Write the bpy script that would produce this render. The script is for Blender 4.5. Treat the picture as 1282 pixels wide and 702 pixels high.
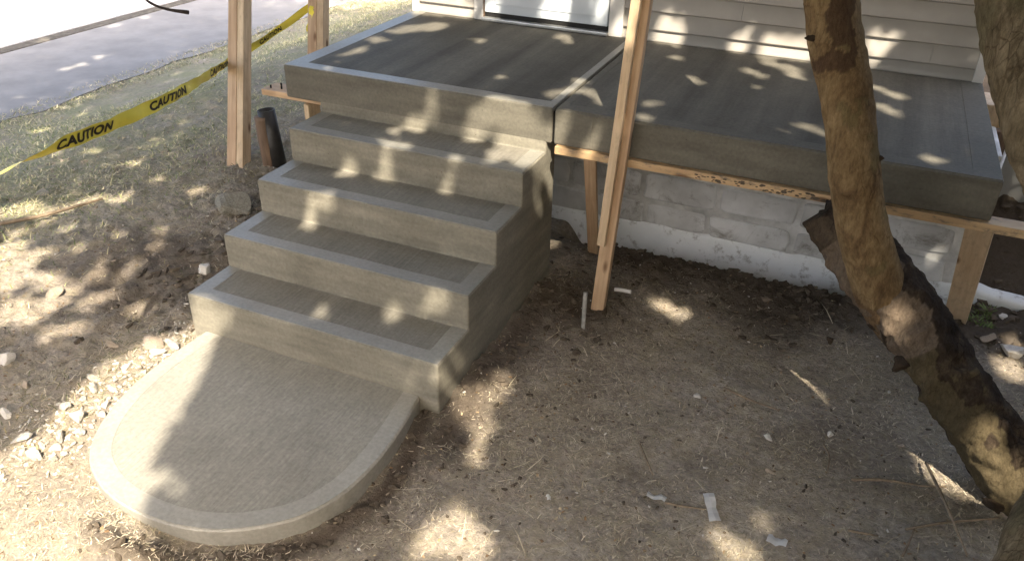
import bpy, bmesh, math, random
import numpy as np
from mathutils import Vector, Matrix

for o in list(bpy.data.objects):
    bpy.data.objects.remove(o, do_unlink=True)
SC = bpy.context.scene
COL = SC.collection
R = math.radians
random.seed(7)
rng = np.random.default_rng(11)

# ------------------------------------------------------------------ camera
CAM = Vector((2.75968, -2.48904, 2.13536))
YAW, PITCH, ROLL, FPX = 0.39591, 0.53981, 0.02468, 1021.316
fw = Vector((-math.sin(YAW)*math.cos(PITCH), math.cos(YAW)*math.cos(PITCH), -math.sin(PITCH)))
sd = Vector((math.cos(YAW), math.sin(YAW), 0)); up = sd.cross(fw)
sd2 = sd*math.cos(ROLL) + up*math.sin(ROLL); up2 = -sd*math.sin(ROLL) + up*math.cos(ROLL)
cd = bpy.data.cameras.new('camera'); cam = bpy.data.objects.new('camera', cd); COL.objects.link(cam)
cd.sensor_fit = 'HORIZONTAL'; cd.sensor_width = 36; cd.lens = FPX*36/1282
cd.clip_start = 0.05; cd.clip_end = 500
m3 = Matrix((sd2, up2, -fw)).transposed()
cam.matrix_world = Matrix.Translation(CAM) @ m3.to_4x4()
SC.camera = cam

# ------------------------------------------------------------------ sky, sun, exposure
SUN_AZ = math.atan2(0.50, -0.866)          # direction towards the sun, from +x / -y
SUN_EL = R(50)
SUN = Vector((0.50*math.cos(SUN_EL), -0.866*math.cos(SUN_EL), math.sin(SUN_EL))).normalized()
W = bpy.data.worlds.new('World'); SC.world = W; W.use_nodes = True
nt = W.node_tree
sky = nt.nodes.new('ShaderNodeTexSky'); sky.sky_type = 'NISHITA'; sky.sun_disc = False
sky.sun_elevation = SUN_EL; sky.sun_rotation = math.atan2(SUN.x, SUN.y)
sky.air_density = 1.0; sky.dust_density = 8.0; sky.ozone_density = 1.0
bgn = nt.nodes['Background']; bgn.inputs['Strength'].default_value = 0.15
nt.links.new(sky.outputs[0], bgn.inputs['Color'])
sl = bpy.data.lights.new('sun', 'SUN'); sl.energy = 2.8; sl.angle = R(0.7); sl.color = (1.0, 0.9, 0.74)
so = bpy.data.objects.new('sun', sl); COL.objects.link(so)
so.rotation_euler = (-SUN).to_track_quat('-Z', 'Y').to_euler(); so.location = (6, -10, 14)
SC.view_settings.view_transform = 'Standard'; SC.view_settings.look = 'None'
SC.view_settings.gamma = 1.0; SC.view_settings.use_curve_mapping = False
SC.view_settings.exposure = 2.42
SC.render.engine = 'CYCLES'

# ------------------------------------------------------------------ materials
def node(nt, kind, **kw):
    n = nt.nodes.new(kind)
    for k, v in kw.items():
        if k in n.inputs.keys(): n.inputs[k].default_value = v
        else: setattr(n, k, v)
    return n
def mat(name, rough=0.8, spec=0.3):
    m = bpy.data.materials.new(name); m.use_nodes = True
    b = m.node_tree.nodes['Principled BSDF']
    b.inputs['Roughness'].default_value = rough
    b.inputs['Specular IOR Level'].default_value = spec
    return m, m.node_tree, b
def coords(nt, scale=(1,1,1), which='Object'):
    t = nt.nodes.new('ShaderNodeTexCoord'); mp = nt.nodes.new('ShaderNodeMapping')
    mp.inputs['Scale'].default_value = scale
    nt.links.new(t.outputs[which], mp.inputs['Vector']); return mp.outputs[0]
def noise(nt, vec, scale, detail=4, rough=0.6, dist=0.0):
    n = nt.nodes.new('ShaderNodeTexNoise'); n.inputs['Scale'].default_value = scale
    n.inputs['Detail'].default_value = detail; n.inputs['Roughness'].default_value = rough
    n.inputs['Distortion'].default_value = dist
    nt.links.new(vec, n.inputs['Vector']); return n.outputs['Fac']
def ramp(nt, fac, stops):
    r = nt.nodes.new('ShaderNodeValToRGB'); e = r.color_ramp.elements
    while len(e) < len(stops): e.new(0.5)
    for el, (p, c) in zip(e, stops):
        el.position = p; el.color = (*c, 1) if len(c) == 3 else c
    nt.links.new(fac, r.inputs['Fac']); return r.outputs['Color']
def mix(nt, a, b, fac, mode='MIX'):
    n = nt.nodes.new('ShaderNodeMix'); n.data_type = 'RGBA'; n.blend_type = mode
    for s, v in ((n.inputs['A'], a), (n.inputs['B'], b), (n.inputs['Factor'], fac)):
        if hasattr(v, 'links') or isinstance(v, bpy.types.NodeSocket): nt.links.new(v, s)
        elif isinstance(v, (int, float)): s.default_value = v
        else: s.default_value = (*v, 1)
    return n.outputs['Result']
def bump(nt, b, h, strength=0.4, dist=0.01, prev=None):
    n = nt.nodes.new('ShaderNodeBump'); n.inputs['Strength'].default_value = strength
    n.inputs['Distance'].default_value = dist
    nt.links.new(h, n.inputs['Height'])
    if prev is not None: nt.links.new(prev, n.inputs['Normal'])
    nt.links.new(n.outputs[0], b.inputs['Normal']); return n.outputs[0]
def L(nt, a, b): nt.links.new(a, b)

def concrete(name, lo, hi, rough, spec, streak=None, broom=None, sb=0.25, bk=.75, sk=.18, pits=False):
    m, t, b = mat(name, rough, spec)
    v = coords(t, which='Object')
    c = ramp(t, noise(t, v, 3.1, 6, 0.65), [(0.3, lo), (0.7, hi)])
    fine = ramp(t, noise(t, v, 60, 3, 0.6), [(0.3, (.84,.84,.84)), (0.7, (1.1,1.1,1.1))])
    c = mix(t, c, fine, 1.0, 'MULTIPLY')
    if streak:
        sv = coords(t, streak)
        c = mix(t, c, ramp(t, noise(t, sv, 6, 3, 0.5), [(0.3, (1-sk,)*3), (0.72, (1+sk*.7,)*3)]), 1.0, 'MULTIPLY')
    c = mix(t, c, ramp(t, noise(t, v, 1.1, 4, .7, .8), [(0.3, (.86,.86,.85)), (0.7, (1.1,1.1,1.1))]), 1.0, 'MULTIPLY')
    if pits:
        vo = t.nodes.new('ShaderNodeTexVoronoi'); vo.inputs['Scale'].default_value = 26; L(t, v, vo.inputs['Vector'])
        ph = ramp(t, vo.outputs['Distance'], [(0.05, (.5,.48,.45)), (0.10, (1,1,1))])
        c = mix(t, c, mix(t, (1,1,1), ph, ramp(t, noise(t, v, 5, 3), [(0.45, (0,0,0)), (0.6, (1,1,1))])), 1.0, 'MULTIPLY')
    nrm = bump(t, b, noise(t, v, 90, 3, 0.7), sb, 0.004)
    nrm = bump(t, b, noise(t, v, 7, 3, 0.5), 0.25, 0.01, nrm)
    if broom:
        bv = coords(t, broom)
        bn0 = noise(t, bv, 30, 2, 0.6, .5)
        bn = mix(t, (.5,.5,.5), bn0, ramp(t, noise(t, v, 2.3, 4, .6), [(0.3, (.4,.4,.4)), (0.6, (1.2,1.2,1.2))]))
        bump(t, b, bn, 0.55*bk, 0.006, nrm)
        c = mix(t, c, ramp(t, bn, [(0.32, (1-.2*bk,)*3), (0.68, (1+.12*bk,)*3)]), 1.0, 'MULTIPLY')
    L(t, c, b.inputs['Base Color']); return m
M = {}
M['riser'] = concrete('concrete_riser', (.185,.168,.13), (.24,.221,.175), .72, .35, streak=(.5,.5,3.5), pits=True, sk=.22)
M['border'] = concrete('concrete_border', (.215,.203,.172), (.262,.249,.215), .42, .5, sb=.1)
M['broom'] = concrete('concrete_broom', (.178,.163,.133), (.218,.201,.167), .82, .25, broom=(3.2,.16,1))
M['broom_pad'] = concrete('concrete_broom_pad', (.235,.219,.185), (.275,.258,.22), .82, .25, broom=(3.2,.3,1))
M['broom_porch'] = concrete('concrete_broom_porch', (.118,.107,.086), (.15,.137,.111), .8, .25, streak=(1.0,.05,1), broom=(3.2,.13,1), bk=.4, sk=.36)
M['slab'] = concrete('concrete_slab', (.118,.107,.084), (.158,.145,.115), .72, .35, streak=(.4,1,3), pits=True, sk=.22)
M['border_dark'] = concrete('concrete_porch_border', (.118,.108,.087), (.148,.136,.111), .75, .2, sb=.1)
M['pad_border'] = concrete('concrete_pad_border', (.26,.244,.207), (.305,.287,.247), .5, .45, sb=.1)
M['filler'], t, b = mat('joint_filler', .95, .05); b.inputs['Base Color'].default_value = (.012,.011,.01,1)

def wood(name, lo, hi, knots=True, dirt=0.0):
    m, t, b = mat(name, .65, .3)
    oi = t.nodes.new('ShaderNodeObjectInfo')
    tc = t.nodes.new('ShaderNodeTexCoord')
    off = t.nodes.new('ShaderNodeVectorMath'); off.operation = 'MULTIPLY_ADD'
    L(t, oi.outputs['Random'], off.inputs[0]); off.inputs[1].default_value = (13, 7, 21); L(t, tc.outputs['Object'], off.inputs[2])
    mp = t.nodes.new('ShaderNodeMapping'); mp.inputs['Scale'].default_value = (22, 22, 1.3); L(t, off.outputs[0], mp.inputs['Vector'])
    g = noise(t, mp.outputs[0], 2.2, 5, .6, .6)
    c = ramp(t, g, [(0.28, lo), (0.5, tuple(.5*(a+q) for a, q in zip(lo, hi))), (0.72, hi)])
    mp2 = t.nodes.new('ShaderNodeMapping'); mp2.inputs['Scale'].default_value = (1.5, 1.5, .6); L(t, off.outputs[0], mp2.inputs['Vector'])
    c = mix(t, c, ramp(t, noise(t, mp2.outputs[0], 4, 3), [(0.3, (.8,.72,.66)), (0.7, (1.1,1.08,1.05))]), 1.0, 'MULTIPLY')
    if knots:
        mp3 = t.nodes.new('ShaderNodeMapping'); mp3.inputs['Scale'].default_value = (9, 9, 3.2); L(t, off.outputs[0], mp3.inputs['Vector'])
        vo = t.nodes.new('ShaderNodeTexVoronoi'); vo.inputs['Scale'].default_value = 1.0; L(t, mp3.outputs[0], vo.inputs['Vector'])
        k = ramp(t, vo.outputs['Distance'], [(0.08, (1,1,1)), (0.17, (0,0,0))])
        c = mix(t, c, (.16,.085,.04), k)
    if dirt:
        d = ramp(t, noise(t, mp2.outputs[0], 22, 4, .7), [(0.52, (0,0,0)), (0.66, (dirt,)*3)])
        c = mix(t, c, (.16,.13,.1), d)
    bump(t, b, g, .25, .003); L(t, c, b.inputs['Base Color']); return m
M['pine'] = wood('pine', (.42,.29,.18), (.60,.45,.30))
M['pine_pale'] = wood('pine_pale', (.50,.38,.25), (.68,.55,.38), dirt=.25)
M['pine_dirty'] = wood('pine_form', (.42,.29,.16), (.60,.44,.26), dirt=.9)
M['old_wood'] = wood('weathered_wood', (.11,.075,.05), (.2,.14,.1))

def plain(name, col, rough=.6, spec=.3, var=.12, scale=8, metal=0.0, bmp=0.0):
    m, t, b = mat(name, rough, spec); v = coords(t)
    lo = tuple(c*(1-var) for c in col); hi = tuple(min(1, c*(1+var)) for c in col)
    n = noise(t, v, scale, 5)
    L(t, ramp(t, n, [(0.3, lo), (0.7, hi)]), b.inputs['Base Color'])
    b.inputs['Metallic'].default_value = metal
    if bmp: bump(t, b, noise(t, v, scale*5, 4, .7), bmp, .004)
    return m
M['siding'] = plain('vinyl_siding', (.37,.34,.30), .5, .35, .07, 5, bmp=.05)
M['trim'] = plain('white_trim', (.66,.63,.59), .5, .3, .06)
M['door'] = plain('door_paint', (.60,.64,.68), .4, .4, .04, 3)
M['alu'] = plain('aluminium', (.55,.55,.54), .4, .5, .15, 20, .7)
M['gap_black'] = plain('gap_black', (.015,.014,.013), .6, .3, .3, 30)
M['black_plastic'] = plain('black_plastic', (.022,.020,.018), .45, .4, .4, 30)
M['tape'] = plain('tape_yellow', (.90,.77,.10), .35, .4, .08, 6)
M['tape_ink'] = plain('tape_ink', (.03,.022,.01), .5, .3, .2)
M['rebar'] = plain('galvanised_steel', (.38,.37,.35), .5, .4, .3, 40, .3)
M['white_plastic'] = plain('white_plastic', (.72,.71,.69), .5, .3, .08)
M['grey_sheet'] = plain('grey_sheet', (.30,.30,.29), .7, .3, .12, 4)
M['stone_pale'] = plain('limestone', (.58,.54,.48), .9, .15, .25, 25, bmp=.5)
def stone_mat():
    m, t, b = mat('limestone_lumps', .92, .12); v = coords(t); oi = t.nodes.new('ShaderNodeObjectInfo')
    c = ramp(t, oi.outputs['Random'], [(0.0, (.36,.30,.24)), (0.3, (.55,.50,.43)), (0.6, (.64,.60,.54)), (1.0, (.46,.43,.39))])
    c = mix(t, c, ramp(t, noise(t, v, 2.2, 6, .7), [(0.35, (.62,.58,.52)), (0.62, (1.05,1.05,1.05))]), 1.0, 'MULTIPLY')
    bump(t, b, noise(t, v, 7, 6, .75), .6, .05); L(t, c, b.inputs['Base Color']); return m
M['stone_lump'] = stone_mat()
M['stone_tan'] = plain('tan_stone', (.32,.26,.20), .9, .15, .35, 18, bmp=.5)
M['stone_grey'] = plain('field_stone', (.20,.185,.15), .9, .15, .35, 14, bmp=.5)
M['clod'] = plain('soil_clod', (.10,.08,.06), .98, .05, .4, 20, bmp=.8)
M['clod_dry'] = plain('dry_soil_clod', (.25,.205,.16), .98, .05, .35, 20, bmp=.8)
M['twig'] = plain('twig_bark', (.21,.16,.11), .9, .1, .35, 30)
M['twig_dark'] = plain('dark_twig_bark', (.035,.028,.026), .9, .1, .35, 30)
M['knot'] = plain('knot_bark', (.05,.036,.025), .95, .05, .5, 20, bmp=.8)
M['asphalt'] = plain('asphalt', (.215,.205,.195), .9, .2, .14, 3, bmp=.3)
M['far_concrete'] = plain('pale_roadway', (.46,.44,.42), .9, .2, .12, 1.2)
M['block_mortar'] = plain('mortar', (.52,.515,.495), .9, .1, .35, 7, bmp=.8)
M['wet_dark'] = plain('dark_gap', (.02,.018,.015), .9, .1, .3)

def block_mat():
    m, t, b = mat('painted_stone', .8, .2); v = coords(t)
    c = ramp(t, noise(t, v, 3.2, 5, .6), [(0.3, (.42,.415,.40)), (0.68, (.68,.68,.67))])
    st = ramp(t, noise(t, v, 4.5, 8, .8, .8), [(0.53, (0,0,0)), (0.67, (.7,.7,.7))])
    c = mix(t, c, (.13,.105,.075), st)
    bump(t, b, noise(t, v, 30, 5, .7), .45, .006); L(t, c, b.inputs['Base Color']); return m
M['block'] = block_mat()
def footing_mat():
    m, t, b = mat('white_paint_on_masonry', .7, .25); v = coords(t)
    c = ramp(t, noise(t, v, 5, 5, .6), [(0.3, (.70,.715,.72)), (0.7, (.80,.815,.82))])
    st = ramp(t, noise(t, v, 14, 6, .75), [(0.54, (0,0,0)), (0.7, (.8,.8,.8))])
    c = mix(t, c, (.16,.13,.10), st)
    bump(t, b, noise(t, v, 24, 5, .7), .35, .006); L(t, c, b.inputs['Base Color']); return m
M['footing'] = footing_mat()

def bark_mat(name, stops, sc=(4,4,2.2), bs=.6, bumpscale=5, crack=(16,16,9), cr=.0, ckd=(.38,.33,.28)):
    m, t, b = mat(name, .9, .12); v = coords(t, sc)
    at = t.nodes.new('ShaderNodeAttribute'); at.attribute_name = 'tint'
    n = noise(t, v, 1.8, 7, .65, .8)
    c = ramp(t, n, stops)
    f2 = ramp(t, noise(t, coords(t, (30,30,9)), 2, 5, .7), [(0.32, (.78,.77,.75)), (0.62, (1.08,1.08,1.08))])
    c = mix(t, c, f2, 1.0, 'MULTIPLY')
    c = mix(t, c, at.outputs['Color'], at.outputs['Alpha'])
    c = mix(t, c, ramp(t, noise(t, coords(t, (40,40,14)), 2, 6, .75), [(0.3, (.62,.6,.58)), (0.66, (1.15,1.15,1.15))]), 1.0, 'MULTIPLY')
    vc = t.nodes.new('ShaderNodeTexVoronoi'); vc.feature = 'DISTANCE_TO_EDGE'; vc.inputs['Scale'].default_value = 1.0
    wv = t.nodes.new('ShaderNodeVectorMath'); wv.operation = 'MULTIPLY_ADD'
    nn = t.nodes.new('ShaderNodeTexNoise'); nn.inputs['Scale'].default_value = 6; nn.inputs['Detail'].default_value = 4
    L(t, coords(t), nn.inputs['Vector']); L(t, nn.outputs['Color'], wv.inputs[0]); wv.inputs[1].default_value = (1.2, 1.2, 1.2); L(t, coords(t, crack), wv.inputs[2])
    L(t, wv.outputs[0], vc.inputs['Vector'])
    ck = ramp(t, vc.outputs['Distance'], [(0.0, (0,0,0)), (0.06, (1,1,1))])
    mk = ramp(t, noise(t, coords(t), 4.5, 4), [(0.5-cr*.12, (0,0,0)), (0.66, (1,1,1))])
    cdk = mix(t, (1,1,1), mix(t, ckd, (1,1,1), ck), mk)
    cdk = mix(t, cdk, (1,1,1), at.outputs['Alpha'])
    c = mix(t, c, cdk, 1.0, 'MULTIPLY')
    nb = bump(t, b, cdk, .6, .012)
    nb = bump(t, b, noise(t, coords(t, (9,9,3)), bumpscale, 7, .7), bs, .02, nb)
    nb = bump(t, b, noise(t, v, 20, 5, .7), bs*.7, .008, nb)
    bump(t, b, noise(t, coords(t, (70,70,26)), 1.6, 5, .7), bs*.8, .005, nb)
    L(t, c, b.inputs['Base Color']); return m
M['bark_stem'] = bark_mat('stem_bark', [(0.30, (.085,.052,.026)), (0.42, (.18,.12,.06)), (0.55, (.255,.178,.092)), (0.70, (.33,.24,.13))], bs=.9, bumpscale=7, crack=(30,30,9), cr=.3, ckd=(.62,.57,.52))
M['bark_log'] = bark_mat('log_bark', [(0.3, (.022,.016,.012)), (0.5, (.055,.04,.028)), (0.7, (.13,.10,.065))], bs=1.0, crack=(26,26,12), cr=1)
M['bark_rough'] = bark_mat('rough_bark', [(0.3, (.06,.05,.03)), (0.5, (.19,.155,.10)), (0.7, (.29,.24,.165))], sc=(9,9,3), bs=1.0, bumpscale=9, crack=(40,40,16), cr=1)

def leaf_mat():
    m, t, b = mat('leaf', .6, .3)
    at = t.nodes.new('ShaderNodeAttribute'); at.attribute_name = 'tint'
    L(t, at.outputs['Color'], b.inputs['Base Color'])
    tr = t.nodes.new('ShaderNodeBsdfTranslucent'); L(t, at.outputs['Color'], tr.inputs['Color'])
    mx = t.nodes.new('ShaderNodeMixShader'); mx.inputs[0].default_value = .3
    L(t, b.outputs[0], mx.inputs[1]); L(t, tr.outputs[0], mx.inputs[2])
    L(t, mx.outputs[0], t.nodes['Material Output'].inputs['Surface']); return m
M['leaf'] = leaf_mat()
def attr_mat(name, rough=.9):
    m, t, b = mat(name, rough, .15)
    at = t.nodes.new('ShaderNodeAttribute'); at.attribute_name = 'tint'
    L(t, at.outputs['Color'], b.inputs['Base Color']); return m
M['blade'] = attr_mat('grass_blade')

def ground_mat():
    m, t, b = mat('soil_and_grass', .97, .06); v = coords(t)
    at = t.nodes.new('ShaderNodeAttribute'); at.attribute_name = 'tint'
    sp = t.nodes.new('ShaderNodeSeparateColor'); L(t, at.outputs['Color'], sp.inputs[0])
    n1 = noise(t, v, 2.2, 7, .65)
    c = ramp(t, n1, [(0.3, (.22,.185,.15)), (0.5, (.34,.292,.24)), (0.7, (.43,.378,.315))])
    n2 = noise(t, v, 35, 6, .75)
    c = mix(t, c, ramp(t, n2, [(0.3, (.55,.53,.5)), (0.5, (.95,.95,.95)), (0.68, (1.4,1.36,1.3))]), 1.0, 'MULTIPLY')
    straw = ramp(t, noise(t, coords(t, (1,1,1)), 8, 7, .8, 1.5), [(0.46, (0,0,0)), (0.62, (.75,.75,.75))])
    c = mix(t, c, mix(t, (.34,.285,.20), (.43,.37,.26), n2), straw)
    gr = t.nodes.new('ShaderNodeMath'); gr.operation = 'MULTIPLY'
    L(t, sp.outputs[0], gr.inputs[0])
    gr.inputs[1].default_value = 1.0
    g = mix(t, (.20,.205,.115), (.38,.35,.225), n2)
    gm = ramp(t, noise(t, v, 2.6, 6, .7), [(0.36, (0,0,0)), (0.6, (1,1,1))])
    gmm = mix(t, (0,0,0), gm, gr.outputs[0])
    c = mix(t, c, g, gmm)
    dk = mix(t, (.07,.054,.04), (.15,.12,.092), n2)
    c = mix(t, c, dk, sp.outputs[1])
    sand = mix(t, (.30,.25,.195), (.42,.36,.29), n2)
    c = mix(t, c, sand, sp.outputs[2])
    nb = bump(t, b, noise(t, v, 16, 7, .75), .9, .03)
    bump(t, b, noise(t, v, 75, 5, .75), .9, .012, nb)
    L(t, c, b.inputs['Base Color']); return m
M['ground'] = ground_mat()

# ------------------------------------------------------------------ helpers
def link(name, me, material=None, parent=None, smooth=False):
    o = bpy.data.objects.new(name, me); COL.objects.link(o)
    if material is not None and not me.materials: me.materials.append(material)
    if parent is not None: o.parent = parent
    if smooth: me.polygons.foreach_set('use_smooth', [True]*len(me.polygons))
    return o
def tag(o, label, cat, group=None):
    o['label'] = label; o['category'] = cat
    if group: o['group'] = group
    return o
def empty(name, loc, label, cat, group=None):
    o = bpy.data.objects.new(name, None); COL.objects.link(o); o.location = loc
    o.empty_display_size = .1
    return tag(o, label, cat, group)
def kid(name, me, material, parent, smooth=False, mw=None):
    """part whose mesh is written in world space (or placed by mw) under a parent that is only translated"""
    o = link(name, me, material, parent, smooth)
    off = Vector((0,0,0)); q = parent
    while q is not None:
        off += q.location; q = q.parent
    o.matrix_local = Matrix.Translation(-off) @ (mw if mw is not None else Matrix.Identity(4))
    return o
def bm_mesh(bm, name='m'):
    bmesh.ops.recalc_face_normals(bm, faces=bm.faces)
    me = bpy.data.meshes.new(name); bm.to_mesh(me); bm.free(); return me
def bev(bm, w, seg=2, ang=30):
    es = [e for e in bm.edges if len(e.link_faces) == 2 and e.calc_face_angle(0) > R(ang)]
    if w > 0: bmesh.ops.bevel(bm, geom=es, offset=w, segments=seg, profile=.6, affect='EDGES', clamp_overlap=True)
def box(x0, x1, y0, y1, z0, z1, w=.004, seg=2):
    bm = bmesh.new()
    bmesh.ops.create_cube(bm, size=1)
    for v in bm.verts:
        v.co = Vector((x0 + (v.co.x+.5)*(x1-x0), y0 + (v.co.y+.5)*(y1-y0), z0 + (v.co.z+.5)*(z1-z0)))
    bev(bm, w, seg); return bm_mesh(bm)
def prism(poly, z0, z1, w=0, seg=2):
    bm = bmesh.new()
    vs = [bm.verts.new((x, y, z0)) for x, y in poly]; f = bm.faces.new(vs)
    r = bmesh.ops.extrude_face_region(bm, geom=[f])
    for v in r['geom']:
        if isinstance(v, bmesh.types.BMVert): v.co.z = z1
    bmesh.ops.recalc_face_normals(bm, faces=bm.faces)
    bev(bm, w, seg); return bm_mesh(bm)
def prof_x(poly, x0, x1, w=0, seg=2):
    """profile in (y,z) run along x"""
    bm = bmesh.new()
    vs = [bm.verts.new((x0, y, z)) for y, z in poly]; f = bm.faces.new(vs)
    r = bmesh.ops.extrude_face_region(bm, geom=[f])
    for v in r['geom']:
        if isinstance(v, bmesh.types.BMVert): v.co.x = x1
    bmesh.ops.recalc_face_normals(bm, faces=bm.faces)
    bev(bm, w, seg); return bm_mesh(bm)
def board_mw(p0, p1, roll=0):
    p0, p1 = Vector(p0), Vector(p1); d = p1-p0
    q = d.to_track_quat('Z', 'Y') if abs(d.normalized().z) < .9 else Vector((0,0,1)).rotation_difference(d)
    return Matrix.Translation(p0) @ q.to_matrix().to_4x4() @ Matrix.Rotation(roll, 4, 'Z'), d.length
def board(name, p0, p1, w, th, material, parent=None, roll=0, be=.003):
    mw, ln = board_mw(p0, p1, roll)
    me = box(-w/2, w/2, -th/2, th/2, 0, ln, be, 2)
    if parent is not None: return kid(name, me, material, parent, mw=mw)
    o = link(name, me, material); o.matrix_world = mw; return o
def catmull(pts, n):
    P = np.array(pts, float); P = np.vstack([2*P[0]-P[1], P, 2*P[-1]-P[-2]]); out = []
    for i in range(1, len(P)-2):
        for k in range(n):
            t = k/n; a, b, c, d = P[i-1], P[i], P[i+1], P[i+2]
            out.append(.5*((2*b)+(c-a)*t+(2*a-5*b+4*c-d)*t*t+(3*b-a-3*c+d)*t**3))
    out.append(P[-2]); return np.array(out)
# value noise
_perm = rng.random((64, 64, 64))
def vnoise(p):
    p = np.asarray(p, float); i = np.floor(p).astype(int); f = p-i; f = f*f*(3-2*f); r = 0
    for dx in (0, 1):
        for dy in (0, 1):
            for dz in (0, 1):
                w = (f[..., 0] if dx else 1-f[..., 0])*(f[..., 1] if dy else 1-f[..., 1])*(f[..., 2] if dz else 1-f[..., 2])
                r = r + w*_perm[(i[..., 0]+dx) % 64, (i[..., 1]+dy) % 64, (i[..., 2]+dz) % 64]
    return r
def fbm(p, oct=4, gain=.5):
    p = np.asarray(p, float); a, s, t = 1, 0, 0
    for k in range(oct):
        s = s + a*(vnoise(p*2**k + 17.3*k)-.5); t += a; a *= gain
    return s/t
def tube(pts, radii, seg=24, amp=0.0, freq=8, n=6, caps=True, amp2=0.0, freq2=30, tint=None, ragged=0.0):
    c = catmull([(*p, r) for p, r in zip(pts, radii)], n)
    P, rad = c[:, :3], c[:, 3]; N = len(P)
    T = np.gradient(P, axis=0); T /= np.linalg.norm(T, axis=1)[:, None]
    u = np.cross(T[0], (0.3, 1, .2)); u /= np.linalg.norm(u); U = []
    for i in range(N):
        u = u-T[i]*(u@T[i]); u /= np.linalg.norm(u); U.append(u.copy())
    U = np.array(U); V = np.cross(T, U); a = np.linspace(0, 2*np.pi, seg, endpoint=False)
    dirn = U[:, None]*np.cos(a)[None, :, None] + V[:, None]*np.sin(a)[None, :, None]
    base = P[:, None] + dirn*rad[:, None, None]
    dr = amp*fbm(base*freq, 3)*2*rad[:, None] + amp2*fbm(base*freq2, 3)*2*rad[:, None]
    B = base + dirn*dr[..., None]
    if ragged:
        for q, kf in ((-1, 1.0), (-2, .5), (-3, .2)):
            B[q] += T[q]*(ragged*kf*fbm(base[-1]*38, 3)*4)[:, None]
    X = B.reshape(-1, 3)
    F = []
    for i in range(N-1):
        for j in range(seg):
            k = (j+1) % seg; F.append((i*seg+j, i*seg+k, (i+1)*seg+k, (i+1)*seg+j))
    if caps:
        X = np.vstack([X, P[0], P[-1]]); b0 = N*seg
        for j in range(seg):
            k = (j+1) % seg; F.append((b0, k, j)); F.append((b0+1, (N-1)*seg+j, (N-1)*seg+k))
    me = bpy.data.meshes.new('tube'); me.from_pydata(X.tolist(), [], F)
    if tint is not None:
        at = me.attributes.new('tint', 'FLOAT_COLOR', 'POINT')
        colr = np.array([tint(x) for x in X], float); at.data.foreach_set('color', colr.ravel())
    me.polygons.foreach_set('use_smooth', [True]*len(me.polygons)); return me
def rock_mesh(seed, sub=2, amp=.35, flat=.7):
    bm = bmesh.new(); bmesh.ops.create_icosphere(bm, subdivisions=sub, radius=1)
    X = np.array([v.co for v in bm.verts]); r = random.Random(seed)
    # chop with random planes for angular faces
    for _ in range(12):
        n = np.array([r.gauss(0, 1) for _ in range(3)]); n /= np.linalg.norm(n); d = r.uniform(.38, .72)
        s = X@n; X = X - np.where(s > d, s-d, 0)[:, None]*n
    X *= 1 + amp*fbm(X*1.7+seed*3.1, 2)[:, None]
    X *= np.array([1.25, .9, flat])
    for v, x in zip(bm.verts, X): v.co = x
    return bm_mesh(bm, 'rock')

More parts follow.
